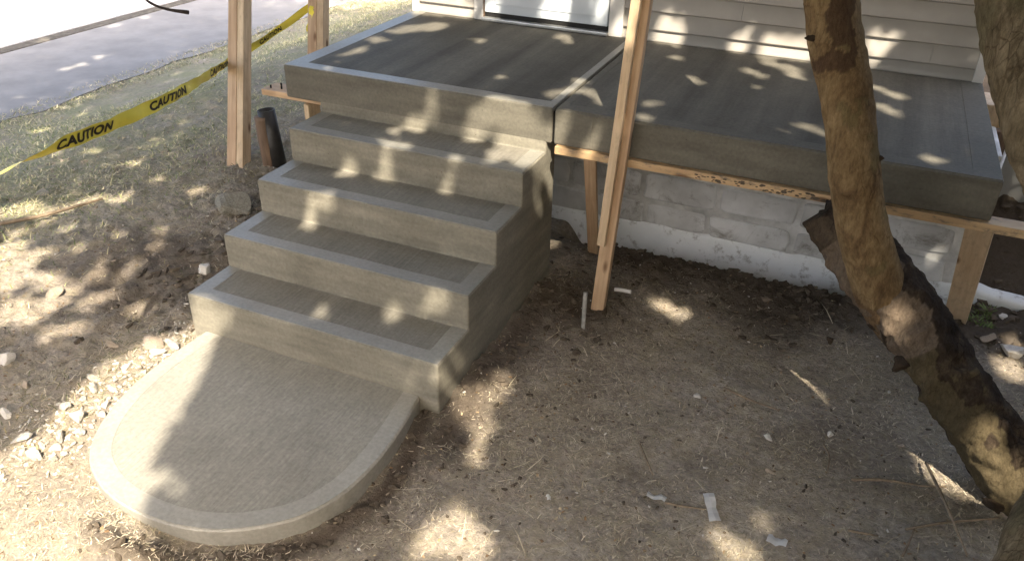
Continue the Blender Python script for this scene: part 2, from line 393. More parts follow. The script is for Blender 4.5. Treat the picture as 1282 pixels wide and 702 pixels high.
SUN_GAPS = [[0.115, 2.404, 0.78, 0.0693], [0.029, 2.285, 0.78, 0.0579], [-0.035, 2.157, 0.78, 0.0415], [-0.053, 1.923, 0.78, 0.0401], [-0.022, 1.689, 0.78, 0.0337], [-0.029, 1.529, 0.78, 0.0282], [0.539, 2.217, 0.78, 0.0202], [0.979, 2.54, 0.78, 0.0464], [1.058, 2.472, 0.78, 0.0355], [0.97, 1.573, 0.78, 0.022], [1.319, 1.426, 0.78, 0.0251], [1.39, 1.537, 0.78, 0.0255], [1.385, 1.706, 0.78, 0.0263], [1.737, 2.42, 0.78, 0.0241], [1.944, 1.994, 0.78, 0.0354], [1.89, 2.032, 0.78, 0.0268], [2.202, 2.331, 0.78, 0.0276], [2.256, 2.577, 0.78, 0.0382], [2.257, 2.273, 0.78, 0.0317], [2.38, 2.513, 0.78, 0.0515], [2.457, 2.36, 0.78, 0.0363], [1.821, 1.51, 0.78, 0.0163], [1.851, 1.311, 0.78, 0.0157], [2.267, 2.065, 0.78, 0.0219], [2.85, 2.365, 0.78, 0.0221], [2.943, 2.272, 0.78, 0.0259], [2.993, 2.222, 0.78, 0.0213], [2.912, 2.023, 0.78, 0.0248], [2.953, 1.948, 0.78, 0.0203], [-0.142, 2.71, 0.834, 0.0619], [-0.028, 2.71, 0.835, 0.067], [0.11, 2.71, 0.839, 0.0499], [0.19, 2.71, 0.815, 0.0332], [0.384, 2.71, 0.826, 0.0327], [0.818, 2.71, 0.915, 0.0474], [0.877, 2.71, 0.87, 0.0317], [0.994, 2.71, 0.964, 0.0363], [1.159, 2.71, 0.942, 0.0309], [1.293, 2.71, 0.826, 0.031], [1.601, 2.71, 0.892, 0.0302], [1.572, 2.71, 0.828, 0.0254], [1.666, 2.71, 0.82, 0.0303], [2.059, 2.71, 0.834, 0.0344], [2.251, 2.71, 0.833, 0.0436], [2.37, 2.71, 0.824, 0.0433], [2.475, 2.71, 0.814, 0.0335], [2.784, 2.71, 0.956, 0.0231], [2.877, 2.71, 0.931, 0.023], [2.854, 2.71, 0.882, 0.0185], [1.083, 1.218, 0.763, 0.0411], [1.138, 1.218, 0.721, 0.0616], [1.206, 1.218, 0.68, 0.0698], [1.266, 1.218, 0.63, 0.0658], [1.32, 1.218, 0.613, 0.0493], [1.466, 1.218, 0.723, 0.024], [1.465, 1.218, 0.68, 0.0201], [0.955, 1.218, 0.648, 0.021], [0.964, 1.218, 0.605, 0.0211], [1.61, 1.218, 0.612, 0.0201], [0.539, 1.133, 0.54, 0.0216], [0.598, 1.231, 0.54, 0.0263], [0.66, 1.318, 0.54, 0.0266], [0.602, 0.969, 0.54, 0.0251], [0.699, 0.967, 0.54, 0.0166], [0.951, 1.246, 0.54, 0.03], [0.997, 0.947, 0.54, 0.0202], [1.169, 1.056, 0.54, 0.0325], [1.16, 1.197, 0.54, 0.0418], [1.235, 1.16, 0.54, 0.0412], [1.381, 1.01, 0.654, 0.0625], [1.381, 1.148, 0.554, 0.065], [1.381, 1.237, 0.458, 0.0501], [1.381, 1.294, 0.372, 0.0341], [1.381, 1.121, 0.268, 0.0167], [1.381, 0.419, -0.011, 0.0189], [1.381, 0.152, -0.048, 0.0216], [0.956, 0.913, 0.369, 0.0205], [0.387, 0.913, 0.367, 0.0215], [0.636, 0.913, 0.401, 0.0168], [0.36, 0.906, 0.36, 0.0258], [0.55, 0.929, 0.36, 0.017], [0.334, 0.609, 0.279, 0.0247], [0.451, 0.609, 0.366, 0.0162], [0.306, 0.609, 0.138, 0.0252], [1.212, 0.304, 0.121, 0.0258], [1.257, 0.304, 0.12, 0.0183], [1.174, 0.304, 0.115, 0.0185], [0.998, 0.273, 0.0, 0.0227], [0.667, 0.186, 0.0, 0.0115], [0.707, 0.128, 0.0, 0.0113], [1.35, 0.0, -0.017, 0.0243], [1.393, 0.0, -0.021, 0.0173], [1.245, 0.0, -0.149, 0.0143], [0.123, 0.0, -0.079, 0.0351], [0.054, 0.0, -0.126, 0.0355], [0.208, 0.0, -0.092, 0.0271], [0.058, 0.0, -0.041, 0.0195], [1.452, 0.142, -0.255, 0.0403], [1.51, 0.082, -0.269, 0.0469], [1.565, 0.032, -0.28, 0.0356], [1.539, 0.19, -0.261, 0.0368], [1.553, 0.302, -0.262, 0.0376], [1.629, -0.102, -0.286, 0.0206], [1.651, -0.173, -0.286, 0.0202], [1.675, -0.589, -0.288, 0.0365], [1.751, -0.638, -0.288, 0.0358], [1.735, -0.507, -0.286, 0.0309], [1.81, -0.542, -0.286, 0.0304], [1.869, -0.608, -0.285, 0.0296], [1.666, -0.698, -0.287, 0.0207], [2.805, 1.057, -0.286, 0.0316], [2.867, 0.946, -0.286, 0.0308], [2.905, 0.86, -0.287, 0.0226], [3.42, 0.616, -0.287, 0.0478], [3.48, 0.54, -0.288, 0.0533], [3.561, 0.534, -0.285, 0.0462], [3.372, 0.702, -0.287, 0.0279], [2.777, -0.178, -0.286, 0.018], [2.67, -0.167, -0.286, 0.0122], [2.068, 1.332, -0.282, 0.0396], [2.165, 1.301, -0.284, 0.0304], [1.312, 0.781, -0.264, 0.0211], [3.778, 1.508, -0.273, 0.0557], [3.823, 1.744, -0.265, 0.0373], [3.614, 0.813, -0.287, 0.0315], [3.125, -0.034, -0.288, 0.018], [2.814, -0.027, -0.287, 0.0093], [1.189, 2.09, 0.02, 0.0307], [1.21, 2.09, -0.065, 0.0258], [2.216, 2.09, -0.052, 0.0434], [2.292, 2.09, -0.078, 0.0337], [1.951, 2.09, -0.088, 0.0296], [1.817, 1.12, 1.103, 0.0181], [1.828, 1.12, 1.137, 0.0144], [1.749, 1.12, 0.848, 0.0151], [3.289, 1.12, 1.092, 0.0252], [-1.926, 0.608, -0.22, 0.0714], [-1.695, 0.597, -0.199, 0.0651], [-1.987, 0.485, -0.223, 0.0603], [-1.47, 0.213, -0.196, 0.0464], [-1.268, 0.207, -0.187, 0.0411], [-1.376, 0.008, -0.199, 0.0623], [-0.842, -0.187, -0.204, 0.0495], [-0.648, -0.058, -0.2, 0.0375], [-1.616, 0.713, -0.189, 0.0405], [-1.554, 0.847, -0.177, 0.0412], [-1.38, 0.883, -0.156, 0.0409], [-1.654, 0.335, -0.202, 0.0384], [-1.567, 0.158, -0.203, 0.0556], [-1.25, 0.058, -0.195, 0.0622], [-1.021, 0.019, -0.192, 0.0608], [-1.19, -0.092, -0.201, 0.0604], [-0.839, 0.014, -0.193, 0.0428], [-0.826, -0.101, -0.199, 0.0419], [-0.956, -0.236, -0.206, 0.0578], [-0.794, -0.277, -0.21, 0.0405], [-0.943, -0.341, -0.213, 0.0485], [-0.866, 0.26, -0.178, 0.0268], [-0.678, 0.217, -0.186, 0.0219], [-0.368, 0.041, -0.205, 0.0291], [-0.385, -0.023, -0.207, 0.0247], [-0.684, 0.342, -0.176, 0.0224], [-0.723, 0.506, -0.164, 0.023], [-0.812, 0.152, -0.185, 0.0306], [-0.619, 0.075, -0.194, 0.0255], [-0.826, 0.648, -0.151, 0.019], [-4.225, 2.874, -0.605, 0.0039], [-0.531, -0.244, -0.212, 0.0319], [-0.612, -0.34, -0.214, 0.0276], [-0.988, 0.53, -0.158, 0.0188], [-1.128, 0.334, -0.175, 0.023], [-1.378, 0.444, -0.18, 0.0191], [-5.254, 4.035, -0.7, 0.0454], [-6.286, 5.509, -0.7, 0.0422], [-6.285, 6.0, -0.7, 0.0437], [-5.291, 3.848, -0.701, 0.0358], [-5.342, 4.347, -0.701, 0.0374], [-6.459, 4.537, -0.701, 0.0493], [-3.843, 2.241, -0.573, 0.043], [-2.369, 1.584, -0.261, 0.0241], [-1.815, 1.44, -0.201, 0.0228], [-1.349, 1.201, -0.138, 0.0213], [-0.966, 1.118, -0.114, 0.0205]]
OPEN = [[[-0.128, -0.991], [-0.072, -0.885], [-0.154, -0.694], [-0.199, -0.546], [-0.211, -0.397], [-0.199, -0.213], [-0.144, -0.057], [-0.041, 0.055], [0.08, 0.032], [0.221, -0.016], [0.293, -0.197], [0.362, -0.362], [0.445, -0.563], [0.493, -0.731], [0.516, -0.807], [0.574, -0.785], [0.676, -0.807], [0.693, -0.87], [0.663, -0.931], [0.689, -0.999], [0.711, -1.053], [0.801, -1.095], [0.93, -1.154], [1.12, -1.266], [0.882, -1.792], [0.138, -1.57], [-0.219, -1.232]]]
GRAVEL = [(-0.027, -0.837, 0.015), (0.036, -0.969, 0.038), (0.022, -0.73, 0.048), (-0.018, -0.232, 0.038), (-0.076, -0.932, 0.048), (0.046, -0.608, 0.03), (0.075, -0.897, 0.03), (-0.005, -0.52, 0.022), (-0.081, -0.183, 0.048), (0.01, -0.15, 0.048), (-0.038, -0.465, 0.022), (-0.05, -0.29, 0.03), (-0.018, -0.318, 0.015), (0.014, -0.424, 0.015), (-0.063, -0.075, 0.015), (-0.073, -0.711, 0.038), (0.005, -0.905, 0.015), (-0.068, -0.374, 0.038), (-0.145, -0.497, 0.038), (0.041, -0.843, 0.038), (0.089, -0.789, 0.03), (-0.046, -0.767, 0.015), (0.088, -0.967, 0.015), (0.033, -0.461, 0.015), (0.127, -0.945, 0.022), (-0.073, -0.556, 0.038), (0.133, -0.902, 0.022), (-0.102, -0.624, 0.015), (0.111, -0.846, 0.015), (-0.031, -0.649, 0.015), (0.028, -0.526, 0.015), (-0.054, -0.424, 0.015), (0.082, -0.707, 0.015), (-0.083, -0.508, 0.015), (0.022, -0.278, 0.015), (-0.031, -0.098, 0.015), (-0.019, -0.973, 0.022), (-0.014, -0.682, 0.015), (0.047, -0.791, 0.015), (-0.021, -0.045, 0.022), (-0.018, -0.352, 0.022), (-0.058, -0.104, 0.015), (-0.051, -0.795, 0.015), (0.016, -0.797, 0.015), (-0.068, -0.626, 0.022), (0.127, -0.819, 0.015), (0.017, -0.313, 0.022), (-0.102, -0.594, 0.015), (0.076, -0.662, 0.03), (-0.057, -0.028, 0.022), (0.006, -0.488, 0.015), (-0.076, -0.125, 0.015), (0.017, -0.564, 0.015), (0.099, -0.736, 0.015), (-0.014, -0.601, 0.015), (-0.097, -0.029, 0.022), (-0.017, -0.405, 0.015), (-0.015, -0.926, 0.015), (-0.042, -0.507, 0.015), (0.026, -0.359, 0.022), (-0.027, -0.892, 0.015), (0.003, -0.079, 0.015), (-0.093, -0.661, 0.015), (0.009, -0.646, 0.015), (-0.127, -0.544, 0.015), (0.137, -0.867, 0.015), (-0.019, -0.806, 0.015), (-0.129, -0.598, 0.015), (0.03, -0.918, 0.015), (0.005, -0.456, 0.015), (-0.024, -0.433, 0.015), (-0.046, -0.131, 0.015), (-0.072, -0.245, 0.015), (-0.003, -0.864, 0.015), (0.033, -0.661, 0.015), (0.094, -0.935, 0.015), (0.046, -0.55, 0.015), (0.028, -0.89, 0.015), (0.033, -0.497, 0.015), (0.111, -0.875, 0.015), (-0.094, -0.073, 0.015), (0.012, -0.391, 0.015), (-0.009, -0.292, 0.015), (-0.012, -0.777, 0.015), (-0.13, -0.571, 0.015)]
ROCKS = [(-0.632, 1.043, 0.1294, 'stone_grey', 'half buried grey boulder left of the middle steps'), (-0.071, -0.198, 0.0659, 'stone_tan', 'brown rock at the upper end of the row of crushed stones'), (-0.318, 0.453, 0.0578, 'stone_pale', 'pale rock against the left side of the bottom step'), (-0.854, -0.072, 0.0506, 'stone_tan', 'flat tan rock lying on the grass at far left'), (-1.992, 0.819, 0.0529, 'stone_grey', 'dull grey flat rock in the left lawn'), (-0.591, -0.573, 0.0488, 'stone_pale', 'pale flat rock at the left border beside the rubble'), (-0.368, -0.66, 0.029, 'stone_tan', 'small brown rock in bare soil at lower left'), (-0.28, -0.842, 0.0311, 'stone_pale', 'small pale rock at the left border below the flat one'), (-0.272, -0.266, 0.0311, 'stone_tan', 'small tan rock above the row of crushed stones'), (2.791, 0.273, 0.0234, 'stone_tan', 'small tan rock in dry grass at right centre'), (2.755, 0.474, 0.0246, 'stone_pale', 'small pale rock in dry grass below the slab'), (2.412, 0.635, 0.0263, 'stone_pale', 'square pale stone chip in the dry grass below the prop'), (3.301, 0.668, 0.0209, 'stone_tan', 'small tan stone left of the leaning trunk'), (3.012, 0.622, 0.0213, 'stone_pale', 'pale pebble in shaded grass left of the trunk'), (3.796, 1.619, 0.0812, 'stone_pale', 'big sunlit pale rock right of the leaning trunk'), (3.702, 1.703, 0.0415, 'stone_tan', 'tan rock right of the leaning trunk by the wide brace'), (3.784, 1.974, 0.0347, 'stone_pale', 'pale rock at right edge below the bank')]
SCRAPS = [(2.616, -0.049, 0, 0.1326, 0.0474, -1.137, 'long white scrap lying in the dry grass'), (2.877, -0.115, 0, 0.0725, 0.0423, -0.133, 'short white scrap nearest the lower edge of the yard'), (2.4, -0.064, 0, 0.0772, 0.0354, -0.035, 'small white scrap at the end of a stick'), (2.011, -0.271, 0, 0.0254, 0.0191, -0.999, 'tiny white scrap left of the other scraps')]
STICKS = [([(2.256, 0.186, 0.006), (2.305, 0.114, 0.006), (2.356, 0.039, 0.006)], 0.0053, 'thin bent stick standing above the white scraps'), ([(2.438, -0.086, 0.006), (2.512, -0.083, 0.006), (2.595, -0.072, 0.006)], 0.0057, 'straight pale stick between two white scraps'), ([(3.113, 0.356, 0.006), (3.236, 0.387, 0.006), (3.373, 0.42, 0.006), (3.469, 0.455, 0.006)], 0.0072, 'long pale stick lying left of the trunk base'), ([(3.322, 0.151, 0.006), (3.459, 0.244, 0.006), (3.656, 0.357, 0.006)], 0.0063, 'long stick lying near the lower right corner'), ([(3.388, 0.547, 0.03), (3.454, 0.287, 0.05), (3.533, 0.108, 0.01)], 0.006, 'thin dark stick slanting down at the lower right'), ([(2.513, 0.728, 0.006), (2.653, 0.679, 0.006), (2.781, 0.668, 0.006)], 0.0055, 'thin stick in shaded grass right of the square chip'), ([(3.118, 0.055, 0.006), (3.162, 0.058, 0.006), (3.227, 0.075, 0.006)], 0.0055, 'short stick in the grass at lower right'), ([(2.987, 0.525, 0.006), (3.016, 0.457, 0.006), (3.017, 0.367, 0.006)], 0.0047, 'short forked twig left of the leaning trunk'), ([(3.313, 0.01, 0.006), (3.332, 0.079, 0.006), (3.351, 0.162, 0.006)], 0.0049, 'little stick crossing the long one at lower right'), ([(-1.802, 0.342, 0.02), (-1.621, 0.535, 0.03), (-1.453, 0.82, 0.02)], 0.0127, 'long bar laid along a shadow stripe in the far left grass')]  # last entry is an added bar tracing a branch shadow on the lawn

# ------------------------------------------------------------------ ground
def sstep(a, b, x):
    t = np.clip((x-a)/(b-a), 0, 1); return t*t*(3-2*t)
def gz(x, y):
    z = -.285 + 0*x
    z = z + .055*sstep(.35, -.05, x)*sstep(1.5, -.2, y)                     # level with the gravel left of the pad
    z = z + .05*np.exp(-((x-.5)/.5)**2-((y+1.2)/.3)**2)
    z = z + .05*np.exp(-((x-1.44)/.14)**2)*sstep(-.1, .3, y)*sstep(1.5, 1.1, y)
    z = z + .185*np.exp(-((x+.95)/.95)**2-((y-1.55)/1.25)**2)
    z = z + .10*sstep(1.2, 3.0, y)*sstep(-.2, -1.0, x)
    z = z*(1-sstep(-2.2, -4.2, x)) + -.605*sstep(-2.2, -4.2, x)             # falls to the road
    z = np.where(x < -4.6, -.70, z)
    z = z + .02*sstep(1.2, 1.7, y)*sstep(1.3, 1.8, x)                       # crest of the trench
    z = z - .20*sstep(1.82, 2.08, y)*sstep(1.2, 1.4, x)*sstep(3.7, 3.5, x)
    z = z + .46*sstep(2.12, 2.7, y)*sstep(3.52, 3.64, x)                    # bank right of the slab
    z = np.where((x > -.2) & (x < 3.5) & (y > 2.12), -.6, z)
    return z
def dug(x, y):
    d = sstep(1.15, 1.75, y+.12*np.sin(x*3.1)+.08*np.sin(x*7.7))*sstep(1.2, 1.5, x)
    d = np.maximum(d, np.exp(-((x-1.62)/.30)**2-((y-1.15)/.45)**2))
    d = np.maximum(d, np.exp(-((x-1.47)/.15)**2)*sstep(-.5, -.1, y)*sstep(1.5, 1.2, y)*.95)
    # strip along the right and front edge of the pad
    ang = np.hypot((x-.70)/.70, (y+.40)/.76)
    d = np.maximum(d, np.exp(-((ang-1.0)/.10)**2)*sstep(-1.0, -.2, (x-.45)/.8+(y+.6)*-.0-.35)*sstep(.35, .7, x))
    d = np.maximum(d, .9*np.exp(-((x+.16)/.2)**2)*sstep(-.1, .3, y)*sstep(1.5, 1.0, y))
    d = np.maximum(d, .66*sstep(-1.05, -.55, x+.25*np.sin(y*5)+.1*np.sin(y*13))*sstep(.0, -.12, x)*sstep(-.35, .15, y+.1*np.sin(x*9))*sstep(1.9, 1.3, y))
    d = np.maximum(d, .4*sstep(3.5, 3.7, x)*sstep(2.1, 2.3, y))
    return np.clip(d, 0, 1)

def detail_z(x, y):
    p = np.stack([x, y, 0*x], -1)
    near = np.clip(1.4-np.hypot(x-1.2, y-.4)/6.0, 0, 1)
    d = dug(x, y)
    left = np.clip((.3-x)/.6, 0, 1)*np.clip((y+1.0)/.6, 0, 1)
    lump = .05*fbm(p*3.0, 4) + .030*fbm(p*14, 4) + left*(.05*np.abs(fbm(p*np.array([5.0, 9.0, 1])+2, 4)) + .045*fbm(p*22, 3))
    lump = lump + d*(.11*np.maximum(0, fbm(p*11+5, 4)+.05) + .05*fbm(p*34, 3))
    pad = np.exp(-np.maximum(0, np.hypot((x-.72)/1.0, (y+.35)/1.1)-.62)*22)
    return lump*near*(1-.7*pad*(1-d))
def axis(lo, hi, c0, c1, step):
    a = list(np.arange(c0, c1, step)); s = step; x = a[-1]
    while x < hi: s *= 1.18; x += s; a.append(x)
    x = c0; s = step; b = []
    while x > lo: s *= 1.18; x -= s; b.append(x)
    return np.array(b[::-1]+a)
gx, gy = axis(-60, 60, -2.6, 4.3, .0175), axis(-60, 60, -1.75, 3.0, .0175)
GX, GY = np.meshgrid(gx, gy, indexing='ij')
GZ = gz(GX, GY) + detail_z(GX, GY)
nx, ny = GX.shape
me = bpy.data.meshes.new('ground')
ii = np.arange(nx*ny).reshape(nx, ny)
F = np.stack([ii[:-1, :-1], ii[1:, :-1], ii[1:, 1:], ii[:-1, 1:]], -1).reshape(-1, 4)
me.vertices.add(nx*ny); me.vertices.foreach_set('co', np.stack([GX, GY, GZ], -1).astype(np.float32).ravel())
me.loops.add(F.size); me.loops.foreach_set('vertex_index', F.astype(np.int32).ravel())
me.polygons.add(len(F)); me.polygons.foreach_set('loop_start', np.arange(0, F.size, 4, dtype=np.int32)); me.polygons.foreach_set('loop_total', np.full(len(F), 4, np.int32))
me.polygons.foreach_set('use_smooth', np.ones(len(F), bool))
me.update(calc_edges=True)
at = me.attributes.new('tint', 'FLOAT_COLOR', 'POINT')
P3 = np.stack([GX, GY, 0*GX], -1)
damp = np.clip(fbm(P3*1.7+7, 4)*3.2-.2, 0, .32)*(GX > .9)*(1-dug(GX, GY)*.5)
lawn = np.clip((-.9-GX+.9*fbm(P3*1.3, 3)*2)/1.2, 0, 1)*np.clip((GY+.3+fbm(P3*1.1+4, 3)*2)/1.2, 0, 1)
lawn = np.maximum(lawn, np.clip((-2.6-GX)/.6, 0, 1)*.9)
sandy = np.clip(1-np.hypot((GX-.05)/.75, (GY+1.25)/.75)+fbm(P3*5, 4)*1.6, 0, 1)*.6
sandy = np.maximum(sandy, np.clip(.55-np.abs(GX+.12-.1*GY)/.35+fbm(P3*6, 3), 0, .6)*(GY < .1)*(GY > -1.2))
at.data.foreach_set('color', np.stack([lawn, np.maximum(dug(GX, GY), damp), sandy, 1+0*GX], -1).astype(np.float32).ravel())
g = link('ground', me, M['ground']); g['kind'] = 'structure'
def gz1(x, y):
    X, Y = np.array([x], float), np.array([y], float); return float((gz(X, Y)+detail_z(X, Y))[0])

yy = np.concatenate([np.arange(-40, -2, 2.), np.arange(-2, 10, .08), np.arange(10, 46, 2.)])
ee = -4.38 + .10*fbm(np.stack([0*yy, yy*2.2, 0*yy], -1), 5)*2
rd = link('road', prism([(-6.35, -40), *zip(ee, yy), (-6.35, 45)], -.75, -.592), M['asphalt']); rd['kind'] = 'structure'
fr = link('far_pavement', box(-19, -6.52, -40, 45, -.75, -.57, .01), M['far_concrete']); fr['kind'] = 'structure'
gu = link('verge', box(-6.53, -6.34, -40, 45, -.75, -.583, .01), plain('verge_dirt', (.10,.09,.075), .95, .05, .4, 12, bmp=.6)); gu['kind'] = 'structure'

# ------------------------------------------------------------------ stairs
WD, RUN, RISE = 1.38134, .3045, .18
PYF, PZT, PTH, PXL, PXR, PYB, JX = 1.218, .7796, .186, -.2286, 3.4298, 2.722, 1.4145
st = empty('concrete_stairs', (WD/2, .6, -.3), 'new grey concrete stairs with four broom finished treads and pale borders', 'stairs')
prof = [(0, -.42), (0, 0)]
for k in range(1, 4): prof += [(k*RUN, (k-1)*RISE), (k*RUN, k*RISE)]
prof += [(PYF+.0006, 3*RISE), (PYF+.0006, .612), (PYF+.145, .612), (PYF+.145, -.42)]
kid('stair_body', prof_x(prof, 0, WD, .011, 3), M['riser'], st)
BW = .078
def wob(a, b, n, amp=.0045):
    o = []
    for i in range(1, n):
        t_ = i/n; x, y = a[0]+(b[0]-a[0])*t_, a[1]+(b[1]-a[1])*t_
        q = np.array([x*7.0, y*7.0, 3.3]); o.append((x+amp*2*float(fbm(q, 3)), y+amp*2*float(fbm(q+9, 3))))
    return o
def u_border(x0, x1, y0, y1, wl, wf, wr):
    A, B, C_, D = (x1-wr, y1), (x1-wr, y0+wf), (x0+wl, y0+wf), (x0+wl, y1)
    return [(x0, y0), (x1, y0), (x1, y1), A, *wob(A, B, 6), B, *wob(B, C_, 30), C_, *wob(C_, D, 6), D, (x0, y1)]
for k in range(4):
    y0, y1 = k*RUN+.007, (k+1)*RUN-.002
    if k == 3: y1 = PYF-.002
    z = k*RISE
    kid('tread_border', prism(u_border(.007, WD-.007, y0, y1, BW, BW, BW), z-.003, z+.003), M['border'], st)
    kid('tread_panel', prism([(.04, y0+.03), (WD-.04, y0+.03), (WD-.04, y1-.001), (.04, y1-.001)], z-.003, z+.0012), M['broom'], st)

# ------------------------------------------------------------------ landing pad
padpts = [(.075, -.002), (.085, -.3), (.12, -.55), (.185, -.76), (.28, -.925), (.40, -1.02), (.54, -1.072), (.70, -1.089), (.86, -1.076), (1.005, -1.03), (1.13, -.945), (1.235, -.825), (1.305, -.648), (1.329, -.447), (1.32, -.241), (1.287, -.002)]
padpts = [(x - .035*min(1, max(0, (.7-x)/.5))*min(1, max(0, -y/.4)), y + .05*min(1, max(0, (-.5-y)/.5))) for x, y in padpts]
pc = catmull([(x, y, 0) for x, y in padpts], 6)[:, :2]
def inset(poly, d):
    T = np.gradient(poly, axis=0); T /= np.linalg.norm(T, axis=1)[:, None]
    Nn = np.stack([-T[:, 1], T[:, 0]], 1); q = poly + Nn*d
    q[0, 1] = q[-1, 1] = -.002; return q
pt = empty('landing_pad', (.7, -.5, -.3), 'rounded D shaped concrete landing pad at foot of stairs', 'concrete pad')
kid('pad_body', prism([tuple(q) for q in pc], -.36, -.199, .012, 3), M['pad_border'], pt)
o1, i1 = inset(pc, .008), inset(pc, .085)+.004*fbm(np.stack([pc[:, 0]*6, pc[:, 1]*6, 0*pc[:, 0]], -1), 3)[:, None]
i1[0, 1] = i1[-1, 1] = -.002
kid('pad_border', prism([tuple(q) for q in o1]+[tuple(q) for q in i1[::-1]], -.203, -.196), M['pad_border'], pt)
kid('pad_panel', prism([tuple(q) for q in inset(pc, .06)], -.203, -.1975), M['broom_pad'], pt)

# ------------------------------------------------------------------ porch slab
ps = empty('porch_slab', (1.6, 1.9, .59), 'long grey concrete porch slab with dark broom finished top and smooth border', 'porch slab')
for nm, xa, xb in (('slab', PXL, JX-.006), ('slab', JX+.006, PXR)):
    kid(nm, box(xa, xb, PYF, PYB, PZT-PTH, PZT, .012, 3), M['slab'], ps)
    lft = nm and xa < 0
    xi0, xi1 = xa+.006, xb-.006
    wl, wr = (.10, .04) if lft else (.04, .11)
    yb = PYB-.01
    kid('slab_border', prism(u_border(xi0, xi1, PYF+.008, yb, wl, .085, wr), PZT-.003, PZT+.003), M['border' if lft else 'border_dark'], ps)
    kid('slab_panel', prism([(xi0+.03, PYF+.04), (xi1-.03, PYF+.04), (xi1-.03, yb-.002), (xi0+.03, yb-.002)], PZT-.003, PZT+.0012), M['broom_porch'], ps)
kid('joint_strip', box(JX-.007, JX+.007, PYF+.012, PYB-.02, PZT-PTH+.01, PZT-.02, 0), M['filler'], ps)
# raised form-seam line down the front face
kid('form_seam', box(1.612, 1.622, PYF-.003, PYF+.01, PZT-PTH+.012, PZT-.015, .002), M['slab'], ps)

# ------------------------------------------------------------------ formwork
fb = board('form_board', (1.437, 1.243, .570), (3.80, 1.243, .573), .085, .04, M['pine_dirty'], roll=0)
fb.matrix_world = Matrix.Translation((1.437, 1.243, .5725)) @ Matrix.Rotation(R(90), 4, 'Y')
fb.data = box(-.02, .02, -.05, .045, 0, 2.37, .003); fb.data.materials.append(M['pine_dirty'])
tag(fb, 'long pale timber form board running under front edge of porch slab', 'board')
sp = rng.random((60, 3))
bm = bmesh.new()
for a, b_, c_ in sp:
    x = .72+a*.62; r = .003+.006*c_*c_
    mt = Matrix.Translation((-.012+.028*b_, -.051, x)) @ Matrix.Diagonal((r*.8, .0022, r*2.0, 1))
    bmesh.ops.create_icosphere(bm, subdivisions=1, radius=1, matrix=mt)
kid_sp = link('concrete_splatter', bm_mesh(bm), M['clod'], fb); kid_sp['kind'] = 'stuff'
b1 = board('brace', (1.607, 1.262, .552), (1.516, 1.80, -.36), .062, .040, M['pine'], roll=0)
tag(b1, 'short slanting timber brace under the slab, behind the tall twin stud prop', 'brace')
b2 = board('brace', (3.408, 1.262, .551), (3.555, 1.905, -.31), .112, .040, M['pine_pale'], roll=0)
tag(b2, 'wide slanting timber brace under the right end of the slab', 'brace')
b3 = board('form_board', (-.47, 1.335, .572), (-.005, 1.335, .572), .15, .038, M['pine'])
b3.matrix_world = Matrix.Translation((-.455, 1.345, .5735)) @ Matrix.Rotation(R(90), 4, 'Y')
b3.data = box(-.018, .018, -.07, .07, 0, .45, .003); b3.data.materials.append(M['pine'])
tag(b3, 'short form board poking out under the left corner of the slab', 'board')
for q in ((.04, -.03), (.07, .03), (.11, -.02), (.13, .04)):
    nl = link('nail', box(-.036, -.018, q[1]-.004, q[1]+.004, q[0]-.004, q[0]+.004, .001), M['wet_dark'], b3)
b4 = board('brace', (-.12, 1.30, .553), (-.20, 1.40, -.2), .09, .04, M['pine_pale'])
tag(b4, 'stubby timber brace below the left corner of the slab', 'brace')

# tall twin-stud prop
pr = empty('timber_prop', (1.75, 1.15, -.28), 'tall leaning prop of two pine studs in front of slab', 'prop')
board('long_stud', (1.748, 1.155, -.33), (1.93, 1.165, 3.3), .070, .05, M['pine'], pr)
board('short_stud', (1.750, 1.110, .14), (1.907, 1.119, 3.3), .042, .038, M['pine_pale'], pr)
# left posts
def post(base, top, label, w=.134, d=.1, roll=0):
    x, y, z0 = base; lq = Vector((0,0,1)).rotation_difference(Vector(top)-Vector(base)).to_matrix().to_4x4()
    e = empty('timber_post', (x, y, z0), label, 'post', None)
    a = R(roll)
    o = kid('post_stud', box(-w/2, w*.08, -d/2, d/2, -.08, 3.2, .004), M['pine'], e, mw=Matrix.Translation((x, y, z0)) @ lq @ Matrix.Rotation(a, 4, 'Z'))
    o = kid('post_stud', box(w*.083, w/2, -d/2+.004, d/2+.003, -.1, 3.2, .004), M['pine_pale'], e, mw=Matrix.Translation((x, y, z0)) @ lq @ Matrix.Rotation(a, 4, 'Z'))
    return e
post((-0.955, 1.523, -0.113), (-1.641, 2.876, 2.041), 'pine post standing in bare soil left of the stairs, tape tied round it', w=.125, d=.09, roll=4)
post((-0.874, 2.405, 0.336), (-1.447, 3.562, 2.099), 'far pine post behind the left edge of the porch slab', w=.125, d=.09, roll=6)

